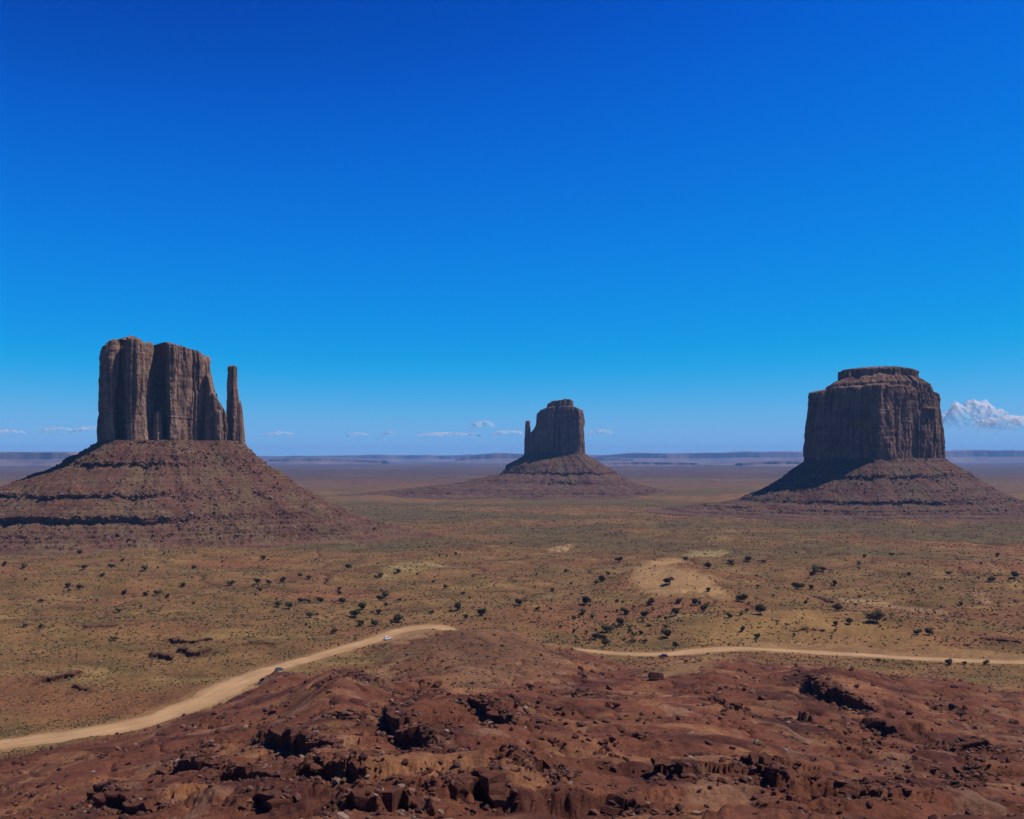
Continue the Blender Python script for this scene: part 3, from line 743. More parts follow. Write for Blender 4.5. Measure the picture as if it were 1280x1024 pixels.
blobcliff('thumb_spire', [(77.5, 0), (79, -9), (88, -11), (94.5, -3), (93, 8), (81, 10)], 104, zz(459), bw, M_cliff, 16, n=260, nzr=190, slab=4.2, amp=0.75, taper=0.36, caps=((0.05, 0.8), (0.2, 0.8)))
blobcliff('spire_shoulder', [(84, -4), (86, -13), (98, -12), (105, 1), (99, 12), (86, 12)], 94, zz(506), bw, M_cliff, 17, n=220, nzr=110, slab=3.5, amp=0.5, taper=0.62, caps=((0.1, 2), (0.2, 3)))
# talus
OWt = [(-81, 10), (-81, -20), (-74, -54), (-60, -66), (-30, -62), (10, -54), (50, -36), (80, -28), (104, -8), (104, 14), (60, 50), (10, 62), (-50, 60), (-78, 36)]
tw, TA = talus('talus', plan(OWt, 205, 1400.0, k),
  [128, 122, 101, 99, 95.5, 60, 58, 54.5, 35, 33, 24, 23, 12, 9, 3, -2, -8],
  {'front': [-2, 3, 31, 34, 30.0, 87, 90.5, 87.0, 123, 128.5, 121.5, 129, 165, 168, 195, 240, 300],
   'left':  [-2, 6, 41, 45, 41.5, 135, 140, 136, 185, 191, 185, 195, 240, 243, 280, 340, 420],
   'right': [-8, -2, 20, 22, 22, 84, 88, 90, 126, 131, 146, 150, 188, 194, 224, 262, 330],
   'back':  [-2, 6, 40, 43, 43, 110, 114, 116, 160, 164, 170, 176, 210, 216, 250, 290, 350]},
  bw, M_talus, 31, nth=1500, nt_=520, ledges=((3, 1.4), (6, 1.3), (9, 2.2)), bed=22, right_fade=0.9)
talus_rubble(TA, bw, 9000, 41, RUB, 0.5, 2.4)

# middle butte, in shade, with a needle on its left
k2 = 2.33; Y2 = 2900.0
be = empty('butte', ((695 - HPX) / F * Y2, Y2, 0))
tag(be, 'small distant butte at centre in full shade with a needle at its left', 'butte')
zz2 = lambda py: CAMZ + (HPY - py) * k2
OE = [(-27, 2), (-24, -8), (8, -22), (30, -27), (34, -20), (35, 10), (22, 24), (-14, 20)]
tope = np.array([(-28, 524), (-26, 519), (-22, 514), (-14, 511), (-4, 510), (20, 510), (26, 511), (31, 513), (36, 514)], float)
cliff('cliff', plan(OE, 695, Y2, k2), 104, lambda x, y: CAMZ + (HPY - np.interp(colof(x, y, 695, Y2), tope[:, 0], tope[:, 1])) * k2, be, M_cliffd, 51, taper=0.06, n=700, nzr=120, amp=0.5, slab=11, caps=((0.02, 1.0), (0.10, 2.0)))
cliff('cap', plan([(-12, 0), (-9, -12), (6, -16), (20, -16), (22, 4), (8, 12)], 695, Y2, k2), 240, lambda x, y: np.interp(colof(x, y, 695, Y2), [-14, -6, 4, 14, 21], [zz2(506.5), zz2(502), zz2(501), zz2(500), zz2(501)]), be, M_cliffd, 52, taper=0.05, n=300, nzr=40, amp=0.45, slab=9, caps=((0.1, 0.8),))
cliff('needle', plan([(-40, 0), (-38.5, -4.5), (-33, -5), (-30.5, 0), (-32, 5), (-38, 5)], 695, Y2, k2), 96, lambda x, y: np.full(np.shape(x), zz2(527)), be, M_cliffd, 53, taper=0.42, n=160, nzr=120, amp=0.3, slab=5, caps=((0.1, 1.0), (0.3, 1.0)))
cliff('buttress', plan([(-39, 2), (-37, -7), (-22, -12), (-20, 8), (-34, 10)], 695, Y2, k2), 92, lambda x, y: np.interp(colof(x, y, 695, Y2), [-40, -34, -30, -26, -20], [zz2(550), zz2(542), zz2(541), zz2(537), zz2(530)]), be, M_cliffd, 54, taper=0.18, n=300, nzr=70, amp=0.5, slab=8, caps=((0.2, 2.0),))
OEt = [(-40, 2), (-36, -9), (8, -24), (32, -29), (36, -10), (36, 12), (20, 26), (-16, 24)]
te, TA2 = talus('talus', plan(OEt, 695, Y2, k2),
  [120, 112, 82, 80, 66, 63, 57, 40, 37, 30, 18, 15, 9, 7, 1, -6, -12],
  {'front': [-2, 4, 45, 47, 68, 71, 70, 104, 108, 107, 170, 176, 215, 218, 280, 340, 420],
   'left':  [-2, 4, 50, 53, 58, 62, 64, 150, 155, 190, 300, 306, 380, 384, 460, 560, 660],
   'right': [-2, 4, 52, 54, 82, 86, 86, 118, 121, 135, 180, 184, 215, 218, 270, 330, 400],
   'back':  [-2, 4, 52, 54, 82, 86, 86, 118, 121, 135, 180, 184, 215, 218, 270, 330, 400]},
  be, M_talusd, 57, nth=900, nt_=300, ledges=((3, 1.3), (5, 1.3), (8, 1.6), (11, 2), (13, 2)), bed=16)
talus_rubble(TA2, be, 1400, 42, RUB, 0.8, 3.4)

# right butte with a stepped cap
k3 = 1.57; Y3 = 1950.0
bm_ = empty('butte', ((1095 - HPX) / F * Y3, Y3, 0))
tag(bm_, 'massive flat-topped butte at right with a stepped cap and streaked fluted face', 'butte')
OM = [(-86, 6), (-82, -14), (-52, -30), (-18, -48), (4, -58), (12, -56), (30, -44), (60, -24), (82, -4), (87, 16), (70, 50), (10, 66), (-60, 50)]
topm = np.array([(-88, 492), (-70, 491), (-60, 487), (0, 486), (66, 486), (78, 490), (88, 493)], float)
zz3 = lambda py: CAMZ + (HPY - py) * k3
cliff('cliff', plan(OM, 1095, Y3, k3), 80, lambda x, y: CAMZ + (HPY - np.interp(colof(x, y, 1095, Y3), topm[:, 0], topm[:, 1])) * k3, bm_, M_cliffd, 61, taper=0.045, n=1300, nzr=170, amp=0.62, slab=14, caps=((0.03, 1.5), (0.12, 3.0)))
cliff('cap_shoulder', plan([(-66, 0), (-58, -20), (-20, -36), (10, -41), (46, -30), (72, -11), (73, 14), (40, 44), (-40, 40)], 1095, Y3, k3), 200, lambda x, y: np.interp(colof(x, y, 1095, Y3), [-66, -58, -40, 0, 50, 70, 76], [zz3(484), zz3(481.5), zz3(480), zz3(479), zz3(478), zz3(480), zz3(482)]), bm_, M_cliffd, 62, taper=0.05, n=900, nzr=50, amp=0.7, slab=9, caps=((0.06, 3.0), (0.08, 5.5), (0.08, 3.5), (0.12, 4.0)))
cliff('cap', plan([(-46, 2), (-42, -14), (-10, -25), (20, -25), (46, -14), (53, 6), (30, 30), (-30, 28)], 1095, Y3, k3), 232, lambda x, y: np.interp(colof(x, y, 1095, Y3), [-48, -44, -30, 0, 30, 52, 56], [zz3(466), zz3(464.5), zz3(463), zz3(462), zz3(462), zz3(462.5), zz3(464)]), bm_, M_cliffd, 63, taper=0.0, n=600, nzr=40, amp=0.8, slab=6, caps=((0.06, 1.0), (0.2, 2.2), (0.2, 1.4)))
OMt = [(-88, 8), (-84, -16), (-52, -33), (-18, -50), (4, -60), (30, -48), (60, -28), (84, -8), (89, 18), (70, 54), (10, 70), (-60, 54)]
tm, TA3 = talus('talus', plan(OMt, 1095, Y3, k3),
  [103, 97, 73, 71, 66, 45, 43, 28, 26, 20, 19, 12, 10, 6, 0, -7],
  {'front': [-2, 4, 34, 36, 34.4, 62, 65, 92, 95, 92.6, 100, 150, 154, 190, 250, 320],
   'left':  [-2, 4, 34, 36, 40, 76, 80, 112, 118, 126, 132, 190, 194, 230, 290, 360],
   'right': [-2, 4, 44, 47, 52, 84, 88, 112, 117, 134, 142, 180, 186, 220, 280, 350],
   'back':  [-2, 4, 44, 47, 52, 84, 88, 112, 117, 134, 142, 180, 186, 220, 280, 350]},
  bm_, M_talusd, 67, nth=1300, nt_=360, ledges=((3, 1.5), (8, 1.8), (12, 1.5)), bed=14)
talus_rubble(TA3, bm_, 3600, 43, RUB, 0.6, 2.9)

# ------------------------------------------------------------------ distant mesas (about 12 to 24 km away)
def mesa(name, pts, Y, depth, seed, label, base=-25.0, jag=1.0):
    """pts: (column, row of the rim); a real flat-topped landform at distance Y"""
    kk = Y / F
    px = np.array([p[0] for p in pts], float); py = np.array([p[1] for p in pts], float)
    n = 420; X = np.linspace(px[0], px[-1], n); zt = CAMZ + (HPY - np.interp(X, px, py)) * kk
    Xw = (X - HPX) * kk
    zt = zt + jag * kk * (0.5 * fbm2(Xw / 420, Xw * 0, 3, seed))
    sec = [(-1.0, 0.0), (-0.62, 0.18), (-0.40, 0.42), (-0.30, 0.52), (-0.27, 0.93), (-0.2, 1.0), (0.0, 1.0), (0.3, 1.0), (0.6, 0.5), (1.0, 0.0)]
    A = []
    for q, fz in sec:
        z = base + (zt - base) * fz
        yo = Y + depth * q + depth * 0.22 * (1 - fz * 0.5) * fbm2(Xw / (depth * 0.9), Xw * 0 + (3 if q > 0 else 0), 4, seed + 2)
        A.append(np.column_stack([Xw, yo, z]))
    A = np.array(A)
    o = mesh_obj(name, A.reshape(-1, 3), grid_faces(A.shape[0], A.shape[1])[:, ::-1], M_mesa, smooth=False)
    tag(o, label, 'mesa', kind='structure'); return o
mesa('mesa', [(-260, 575), (-240, 569), (-30, 567), (0, 566), (4, 565), (93, 565), (99, 568), (106, 571), (125, 576)], 13500, 900, 1, 'long flat blue mesa on the horizon at the left edge')
mesa('mesa', [(300, 577), (335, 573.5), (372, 572), (415, 571.5), (440, 573), (480, 576)], 16500, 900, 2, 'low hazy mesa just right of the thumb spire')
mesa('mesa', [(570, 573), (588, 569), (605, 567.5), (622, 566), (646, 567), (680, 567), (720, 569.5), (790, 573)], 19000, 900, 3, 'dark ragged mesa behind the central butte')
mesa('mesa', [(715, 571), (760, 568.5), (786, 566), (800, 566), (830, 567), (900, 565.5), (940, 564.5), (1010, 564.8), (1060, 565), (1120, 564), (1180, 563.5), (1220, 562.5), (1280, 563.2), (1420, 563), (1600, 569)], 20500, 1100, 4, 'long level blue mesa wall across the right horizon')
mesa('mesa', [(740, 579), (765, 577.8), (800, 577.2), (840, 577.6), (870, 578.5)], 13000, 500, 5, 'low dark bench in front of the right mesa wall', jag=0.5)
mesa('mesa', [(925, 579), (945, 577), (970, 576), (1005, 576), (1040, 577), (1060, 579)], 12500, 500, 6, 'short dark bench beside the flat-topped butte', jag=0.5)
mesa('hills', [(-900, 568), (-400, 569), (100, 570.5), (250, 570), (400, 570), (470, 568.5), (540, 569), (640, 568), (760, 569), (1000, 568), (1300, 568), (2200, 568)], 24500, 1100, 7, 'pale low hills along the far horizon')

# ------------------------------------------------------------------ ledges as overhanging slabs
def ledge_slab(P, h, seed):
    d = np.concatenate([[0], np.cumsum(np.hypot(np.diff(P[:, 0]), np.diff(P[:, 1])))])
    s = np.arange(0, d[-1], 0.45); x = np.interp(s, d, P[:, 0]); y = np.interp(s, d, P[:, 1])
    for _ in range(4):                                            # pull the rim onto the warped step line
        ex_ = 2.2 * n2(x / 8, y / 8, 37) + 1.6 * n2(x / 4.0, y / 4.0, 31); ey_ = 3.4 * n2(x / 8, y / 8, 38) + 2.2 * n2(x / 4.0, y / 4.0, 33)
        x = 0.5 * x + 0.5 * (np.interp(s, d, P[:, 0]) - ex_); y = 0.5 * y + 0.5 * (np.interp(s, d, P[:, 1]) - ey_)
    kk_ = np.ones(5) / 5; x = np.convolve(np.pad(x, 2, mode='edge'), kk_, mode='valid'); y = np.convolve(np.pad(y, 2, mode='edge'), kk_, mode='valid')
    tx, ty = np.gradient(x), np.gradient(y); kk_ = np.ones(9) / 9; tx = np.convolve(np.pad(tx, 4, mode='edge'), kk_, mode='valid'); ty = np.convolve(np.pad(ty, 4, mode='edge'), kk_, mode='valid')
    tl = np.hypot(tx, ty) + 1e-9
    fx, fy = ty / tl, -tx / tl                                    # toward the viewer side
    rg = np.random.default_rng(seed)
    blk = np.floor(s / 2.6 + 0.8 * n2(s / 4, s * 0, seed)).astype(int); off = rg.normal(0, 0.55, blk.max() + 5)[blk]; hof = rg.normal(0, 0.14, blk.max() + 5)[blk]
    tap = np.sqrt(np.clip(np.minimum(s, d[-1] - s) / (0.2 * d[-1]), 0.03, 1))
    # the height behind the rim and the ground in front
    zb = Hfull(x - 2.4 * fx, y - 2.4 * fy)
    zf = np.minimum(Hfull(x + 1.6 * fx, y + 1.6 * fy), Hfull(x + 2.6 * fx, y + 2.6 * fy))
    far_ = P[0][1] > 440
    top = zb + ((-0.15 if far_ else 0.12) + hof * 0.6) * tap
    over = (0.9 + off + 0.5 * n2(s / 1.3, s * 0, seed + 3)) * tap * (0.45 if far_ else 1)
    dz = np.maximum(top - zf, 0.3)
    pr = [(-3.2, -0.15 * 1, 0.25), (-1.6, 0.0, 0), (-0.1, 0.03, 0), (1.0, -0.02, 0), (1.08, -0.16, 0), (0.95, -0.34, 0), (0.55, -0.52, 0), (0.3, -0.8, 0), (0.15, -1.15, 0), (-2.2, -1.2, 0)]
    A = []
    for kx, kz, ex in pr:
        o = np.where(kx > 0, kx * over + 0.0, kx)
        jz = 0.12 * h * n2(s / 1.1, s * 0 + kx * 3, seed + 6) * (1 if kz < -0.1 else 0.25)
        A.append(np.column_stack([x + fx * o, y + fy * o, top + kz * dz - ex + jz]))
    A = np.array(A).transpose(1, 0, 2); nS, nP = A.shape[:2]
    i, j = np.meshgrid(np.arange(nS - 1), np.arange(nP), indexing='ij'); j2 = (j + 1) % nP
    Fc = np.stack([i * nP + j, i * nP + j2, (i + 1) * nP + j2, (i + 1) * nP + j], -1).reshape(-1, 4)
    tr = np.vstack([np.stack([Fc[:, 0], Fc[:, 1], Fc[:, 2]], 1), np.stack([Fc[:, 0], Fc[:, 2], Fc[:, 3]], 1)])
    caps = []
    for base, flip in ((0, 1), ((nS - 1) * nP, 0)):
        for q in range(1, nP - 1): caps.append([base, base + q, base + q + 1] if not flip else [base, base + q + 1, base + q])
    return mesh_obj('rock_ledge', A.reshape(-1, 3), np.vstack([tr, np.array(caps)]), M_ledge, smooth=False)
for i, (P, h, lab) in enumerate(SC):
    o = ledge_slab(P, h, 200 + 7 * i); tag(o, lab, 'rock ledge', 'broken rock ledges')

# ------------------------------------------------------------------ boulders
def boulder_mesh(name, seed, mat, elong=1.0):
    rg = np.random.default_rng(seed); V0, F0 = ico(4)
    npl = 13; N = rg.normal(size=(npl, 3)); N /= np.linalg.norm(N, axis=1, keepdims=True); D = rg.uniform(0.62, 1.0, npl)
    dots = np.maximum(V0 @ N.T, 1e-3); r = np.minimum((D / dots).min(1), 1.25)
    r *= 1 + 0.05 * fbm3(V0[:, 0] * 2.5, V0[:, 1] * 2.5, V0[:, 2] * 2.5, 3, seed)
    V = V0 * r[:, None] * np.array([1.15, 0.9, 0.78 * elong])
    o = mesh_obj(name, V, F0, mat, smooth=False); me = o.data
    bpy.data.objects.remove(o); return me
B_red = [boulder_mesh('boulder', 300 + i, M_rock) for i in range(7)]
B_pale = [boulder_mesh('boulder', 330 + i, M_rockp) for i in range(2)]
B_tall = boulder_mesh('boulder', 350, M_rock, 2.0)

def place_boulder(px, py, wpx, label, group=None, me=None, rg=rng, shape=None):
    x, y = ground_at(px, py, Hfull); z = float(Hfull(np.array([x]), np.array([y]))[0])
    s = wpx / F * y * 0.45
    o = bpy.data.objects.new('boulder', me or B_red[int(rg.integers(0, len(B_red)))]); COL.objects.link(o)
    o.location = (x, y, z + 0.28 * s); o.scale = (s * rg.uniform(0.85, 1.2), s * rg.uniform(0.8, 1.2), s * rg.uniform(0.75, 1.15))
    o.rotation_euler = (rg.uniform(-0.3, 0.3), rg.uniform(-0.3, 0.3), rg.uniform(0, 6.28))
    if shape: o.scale = [s * v for v in shape]; o.rotation_euler = (0.1, 0.12, 0.5); o.location.z = z + 0.45 * s * shape[2]
    tag(o, label, 'boulder', group); return o

SINGLE_B = [
 (822, 850, 26, 'large black square block standing on the flat below the dark red car', B_red[0]),
 (537, 1016, 17, 'upright rounded standing stone at the bottom edge left of centre', B_tall),
 (760, 884, 11, 'left one of two dark round boulders side by side on the red slope', B_red[1]),
 (771, 882, 11, 'right one of two dark round boulders side by side on the red slope', B_red[2]),
 (862, 948, 9, 'pale rounded boulder alone on the smooth red slope right of centre', B_pale[0]),
 (985, 905, 9, 'white broken boulder below the dark conical hill', B_pale[1]),
 (940, 866, 9, 'pale boulder beside a dark hollow left of the conical hill', B_pale[0]),
 (952, 875, 13, 'dark wedge-shaped boulder next to the pale one left of the conical hill', B_red[4]),
 (947, 998, 14, 'dark rounded boulder on the bare patch at lower right', B_red[3]),
 (546, 858, 16, 'black pointed boulder on the shoulder above the curved ledge', B_red[5]),
 (1064, 838, 8, 'lone dark boulder right of the conical hill top', B_red[6]),
 (725, 836, 7, 'lone small boulder by the grey patch under the right road', B_red[2]),
 (762, 862, 10, 'dark low boulder at the tip of a shadowed crack right of the crest', B_red[0]),
 (1268, 905, 16, 'dark boulder on the slope at the right edge', B_red[4]),
]
for i, (px, py, w, lab, me) in enumerate(SINGLE_B): place_boulder(px, py, w, lab, None, me, rng, (1.0, 0.8, 0.62) if i == 0 else None)

CLUSTERS = [  # column, row, spread x, spread y, count, min px, max px, label
 (535, 990, 60, 30, 50, 4, 11, 'dark red angular boulder in the rubble field at bottom centre'),
 (460, 975, 45, 30, 34, 4, 10, 'red boulder strewn below the tallest stepped ledge at lower left of centre'),
 (630, 955, 26, 14, 16, 5, 11, 'grey-red boulder heaped between the curved ledge and bottom overhang'),
 (345, 893, 22, 13, 26, 4, 9, 'boulder in the small heap on the left of the dark slope'),
 (365, 955, 24, 14, 12, 4, 9, 'boulder fallen below the stepped black ledge left of centre'),
 (690, 905, 26, 22, 30, 4, 9, 'boulder in the diagonal rubble streak on the right of the bare crest'),
 (760, 930, 40, 16, 26, 4, 10, 'boulder scattered on the red slope right of the rubble streak'),
 (860, 975, 40, 18, 28, 4, 10, 'boulder scattered about the small ledge below the smooth red slope'),
 (985, 985, 45, 28, 40, 5, 12, 'dark boulder in the rubble around the lower right ledge'),
 (1130, 985, 60, 24, 34, 4, 11, 'red boulder strewn over the slope at the lower right'),
 (1090, 930, 40, 14, 22, 4, 9, 'boulder in the dark rubble under the conical hill'),
 (535, 868, 30, 10, 16, 3, 8, 'boulder in the short row above the tallest stepped ledge'),
 (1220, 970, 45, 30, 18, 4, 9, 'reddish boulder lying near the right edge of the slope'),
]
for ci, (cx_, cy_, sx, sy, n, s0, s1, lab) in enumerate(CLUSTERS):
    rg = np.random.default_rng(400 + ci)
    for _ in range(n):
        px = cx_ + rg.normal(0, 0.55) * sx; py = min(cy_ + rg.normal(0, 0.55) * sy, 1032)
        place_boulder(px, py, s0 + (s1 - s0) * rg.uniform() ** 2.2, lab, lab.replace('boulder', 'boulders', 1), None, rg)

# loose stones: far too many to count
N = 38000
ys_ = 105 + 420 * rng.uniform(0, 1, N) ** 1.3; us_ = rng.uniform(-0.58, 0.58, N); xs_ = us_ * ys_
zs_, hm_, pa_, rk_, _ = Hfull(xs_, ys_, True)
cl = sstep(-0.1, 0.6, n2(xs_ / 9, ys_ / 9, 111) + 0.5 * n2(xs_ / 3.5, ys_ / 3.5, 112))
bare = in_poly(xs_, ys_, PATCHES[9][0])
keep = rng.uniform(0, 1, N) < np.where(bare, 0.75, 1) * np.clip(hm_ * (0.06 + 0.9 * cl * (0.25 + 0.75 * pa_) + 0.8 * rk_), 0, 1)
xs_, ys_, zs_ = xs_[keep], ys_[keep], zs_[keep]; sx_, sy_ = [], []
for P, h, lab in SC:
    if P[0][1] > 440: continue
    d = np.concatenate([[0], np.cumsum(np.hypot(np.diff(P[:, 0]), np.diff(P[:, 1])))]); q = int(d[-1] * 7)
    t_ = rng.uniform(0, d[-1], q); off = rng.normal(0.9, 2.2, q)
    px_, py_ = np.interp(t_, d, P[:, 0]), np.interp(t_, d, P[:, 1]); tx_, ty_ = np.interp(t_ + .3, d, P[:, 0]) - np.interp(t_ - .3, d, P[:, 0]), np.interp(t_ + .3, d, P[:, 1]) - np.interp(t_ - .3, d, P[:, 1])
    l_ = np.hypot(tx_, ty_) + 1e-9; sx_.append(px_ + ty_ / l_ * off); sy_.append(py_ - tx_ / l_ * off)
sx_ = np.concatenate(sx_); sy_ = np.concatenate(sy_); ex = len(sx_)
xs_ = np.concatenate([xs_, sx_]); ys_ = np.concatenate([ys_, sy_]); zs_ = np.concatenate([zs_, Hfull(sx_, sy_)]); n = len(xs_)
sz = (0.10 + 1.0 * rng.uniform(0, 1, n) ** 3.2) * (0.7 + 0.5 * sstep(130, 300, ys_)); sz[-ex:] = 0.15 + 0.85 * rng.uniform(0, 1, ex) ** 2.6
pal = np.array([(0.07, 0.03, 0.021), (0.10, 0.044, 0.03), (0.14, 0.064, 0.042), (0.055, 0.027, 0.021), (0.20, 0.13, 0.09)])
cc = pal[rng.choice(5, n, p=[.3, .3, .2, .14, .06])] * rng.uniform(0.75, 1.25, (n, 1))
st = stones_mesh('scattered_stones', np.column_stack([xs_, ys_, zs_ + sz * 0.2]), sz, cc, M_stone, None, 5)
tag(st, 'loose red stones littering the rocky slope', 'stones', kind='stuff')

# ------------------------------------------------------------------ junipers and scrub
def crown_mesh(seed, n=900):
    rg = np.random.default_rng(seed)
    nl = int(rg.integers(5, 8)); C = np.column_stack([rg.normal(0, 0.17, nl), rg.normal(0, 0.17, nl), rg.uniform(0.32, 0.72, nl)]); Rr = rg.uniform(0.20, 0.33, nl)
    i = rg.integers(0, nl, n); d = rg.normal(size=(n, 3)); d /= np.linalg.norm(d, axis=1, keepdims=True)
    p = C[i] + d * (Rr[i] * rg.uniform(0.35, 1.08, n) ** 0.6)[:, None] * np.array([1.0, 1.0, 0.8])
    p[:, 2] = np.maximum(p[:, 2], 0.05 + 0.1 * rg.uniform(0, 1, n))
    a = rg.normal(size=(n, 3)); a /= np.linalg.norm(a, axis=1, keepdims=True); b_ = np.cross(a, d); b_ /= np.linalg.norm(b_, axis=1, keepdims=True) + 1e-9
    s = rg.uniform(0.035, 0.075, n)[:, None]
    V = np.stack([p - a * s, p + b_ * s * 0.8, p + a * s, p - b_ * s * 0.8], 1).reshape(-1, 3)
    o = mesh_obj('crown', V, np.arange(4 * n).reshape(-1, 4), M_foliage); me = o.data; bpy.data.objects.remove(o); return me, C
def trunk_mesh(C, seed):
    rg = np.random.default_rng(seed); V = []; Fc = []
    def tube(pts, r0, r1):
        base = len(V); n = len(pts)
        for q, p in enumerate(pts):
            r = r0 + (r1 - r0) * q / (n - 1)
            for w in range(6): V.append((p[0] + r * math.cos(w * 1.047), p[1] + r * math.sin(w * 1.047), p[2]))
        for q in range(n - 1):
            for w in range(6):
                w2 = (w + 1) % 6; Fc.append([base + q * 6 + w, base + q * 6 + w2, base + q * 6 + 6 + w2, base + q * 6 + 6 + w])
    f = np.array([rg.normal(0, .03), rg.normal(0, .03), 0.26])
    tube([np.array([0, 0, -0.12]), f * 0.5, f], 0.06, 0.042)
    for c in C: tube([f, f * 0.5 + c * 0.5 + rg.normal(0, .03, 3), c], 0.034, 0.012)
    o = mesh_obj('trunk', np.array(V), np.array(Fc), M_bark); me = o.data; bpy.data.objects.remove(o); return me
TREES = []
for i in range(6):
    c_, C_ = crown_mesh(500 + i); TREES.append((c_, trunk_mesh(C_, 520 + i)))

def place_tree(x, y, w, label, group, rg):
    z = float(Hfull(np.array([x]), np.array([y]))[0])
    r = empty('juniper_bush', (x, y, z - 0.03 * w), rg.uniform(0, 6.28)); r.scale = (w * rg.uniform(0.9, 1.15), w * rg.uniform(0.9, 1.15), w * rg.uniform(0.75, 1.0))
    c_, t_ = TREES[int(rg.integers(0, len(TREES)))]
    for nm, me in (('crown', c_), ('trunk', t_)):
        o = bpy.data.objects.new(nm, me); COL.objects.link(o); o.parent = r
    tag(r, label, 'bush', group); return r

NAMED_BUSH = {
 (837, 730): 'small tree with a visible trunk standing on the bare orange dome',
 (884, 740): 'round bush alone at the right end of the bare orange dome',
 (928, 753): 'round dark bush just right of the foot of the orange dome',
 (950, 768): 'large ragged bush between the orange dome and the right road',
 (1095, 779): 'widest dark bush on the bank above the right road',
 (1062, 781): 'dark bush just left of the widest bush above the right road',
 (1046, 782): 'small bush second left of the widest bush above the right road',
 (1047, 764): 'bush at the left start of the faint track right of the dome',
 (497, 779): 'bush at the outside of the road bend above the white car',
 (602, 770): 'rightmost upright bush of the pair above the hidden road bend',
 (572, 763): 'leaning bush left of the upright one above the hidden road bend',
 (648, 757): 'lone round bush on the open plain straight below the central butte',
 (733, 756): 'dark bush at the upper left of the dry wash',
 (834, 797): 'tall bush rising just behind the dark red car',
 (1185, 831): 'low wide bush at the near edge of the right road',
 (481, 748): 'big bush on the plain above the left road with a long shadow',
 (453, 763): 'upper bush of the touching pair left of the road bend',
 (443, 772): 'lower bush of the touching pair left of the road bend',
 (387, 772): 'lone dark bush on the flat above the dark car on the left road',
 (997, 737): 'wide bush on the rise right of the orange dome',
 (1017, 717): 'large dark bush high on the rise right of the orange dome',
}
BUSHES = [(28,711,9),(6,707,7),(105,712,8),(139,710,8),(129,721,8),(154,702,6),(181,714,9),(242,711,7),(228,734,7),(181,745,8),(155,744,7),(83,735,9),(100,737,8),(197,744,8),(148,766,7),(142,801,7),(98,693,8),(51,753,7),(210,748,7),
 (329,700,7),(436,711,9),(289,732,9),(321,730,10),(324,740,7),(336,730,7),(355,727,8),(375,721,7),(386,724,7),(425,738,6),(424,744,6),(348,759,11),(361,761,10),(376,754,8),(385,754,7),(400,754,9),(428,755,10),(387,772,9),(443,772,13),(453,763,14),(475,751,9),(473,768,9),(451,783,10),(469,783,11),(418,792,9),
 (481,748,13),(476,723,8),(499,716,8),(557,736,7),(579,744,5),(648,757,11),(692,740,8),(673,763,7),(602,770,12),(572,763,12),(583,773,7),(539,768,6),(497,779,14),(483,758,7),(569,694,5),
 (708,716,7),(774,703,9),(760,719,6),(753,727,10),(746,730,7),(733,756,13),(727,768,9),(771,754,6),(781,769,12),(775,782,12),(814,756,11),(806,772,12),(837,730,13),(884,740,8),(845,770,13),(847,755,9),(870,757,11),(880,764,12),(911,773,9),(834,797,14),(844,810,9),(757,808,12),(744,800,11),(758,790,12),(800,793,8),(885,711,11),(856,701,8),(915,708,7),
 (935,702,10),(913,705,7),(954,704,7),(1017,717,13),(1028,715,9),(997,737,13),(1014,737,7),(1042,732,8),(928,753,12),(950,768,15),(928,790,8),(946,799,9),(993,796,6),(1047,764,13),(1046,782,8),(1062,781,11),(1095,779,20),(1147,793,10),(1162,794,13),(1081,697,6),(1114,695,6),(1073,706,6),(1186,719,7),(1268,724,12),(1246,696,6),(1240,728,8),(1136,720,6),(1202,757,6),(1098,828,7),(1185,831,12),(1205,831,7),(1232,831,8)]
def region(px, py):
    if 690 < px < 850 and 745 < py < 815: return 'dark bush crowding the dry wash above the right road'
    if py < 690: return 'tiny dark bush far out on the plain below the buttes'
    if px < 270: return 'dark bush dotted over the flat below the left butte'
    if px < 520: return 'dark bush on the grassy plain above the left road'
    if px < 700: return 'small dark bush on the open plain below the central butte'
    if px < 960: return 'dark bush on the flats around the orange dome'
    return 'dark bush on the scrubby rise below the right butte'
placed = []
for px, py, w in BUSHES:
    x, y = ground_at(px, py, Hfull); rg = np.random.default_rng(int(px * 7 + py))
    lab = NAMED_BUSH.get((px, py)); grp = None
    if lab is None:
        lab = region(px, py); grp = lab.replace('bush', 'bushes')
    else: grp = 'bushes that stand out on the plain'
    place_tree(x, y, w * 0.98 / F * y, lab, grp, rg); placed.append((x, y))
rg = np.random.default_rng(77); cnt = 0
while cnt < 160:
    if rg.uniform() < 0.3:
        px, py = rg.normal(775, 32), rg.normal(782, 16)
        if not (690 < px < 860 and 745 < py < 812): continue
    else: px, py = rg.uniform(5, 1275), 652 + 140 * rg.uniform() ** 1.6
    if py < 690 and (px < 520 or px > 1000): continue
    x, y = ground_at(px, py, Hfull)
    if y < 480 or (seg_dist(np.array([x]), np.array([y]), ROAD)[0][0] < 14): continue
    lab = region(px, py); place_tree(x, y, rg.uniform(1.4, 3.2), lab, lab.replace('bush', 'bushes'), rg); cnt += 1

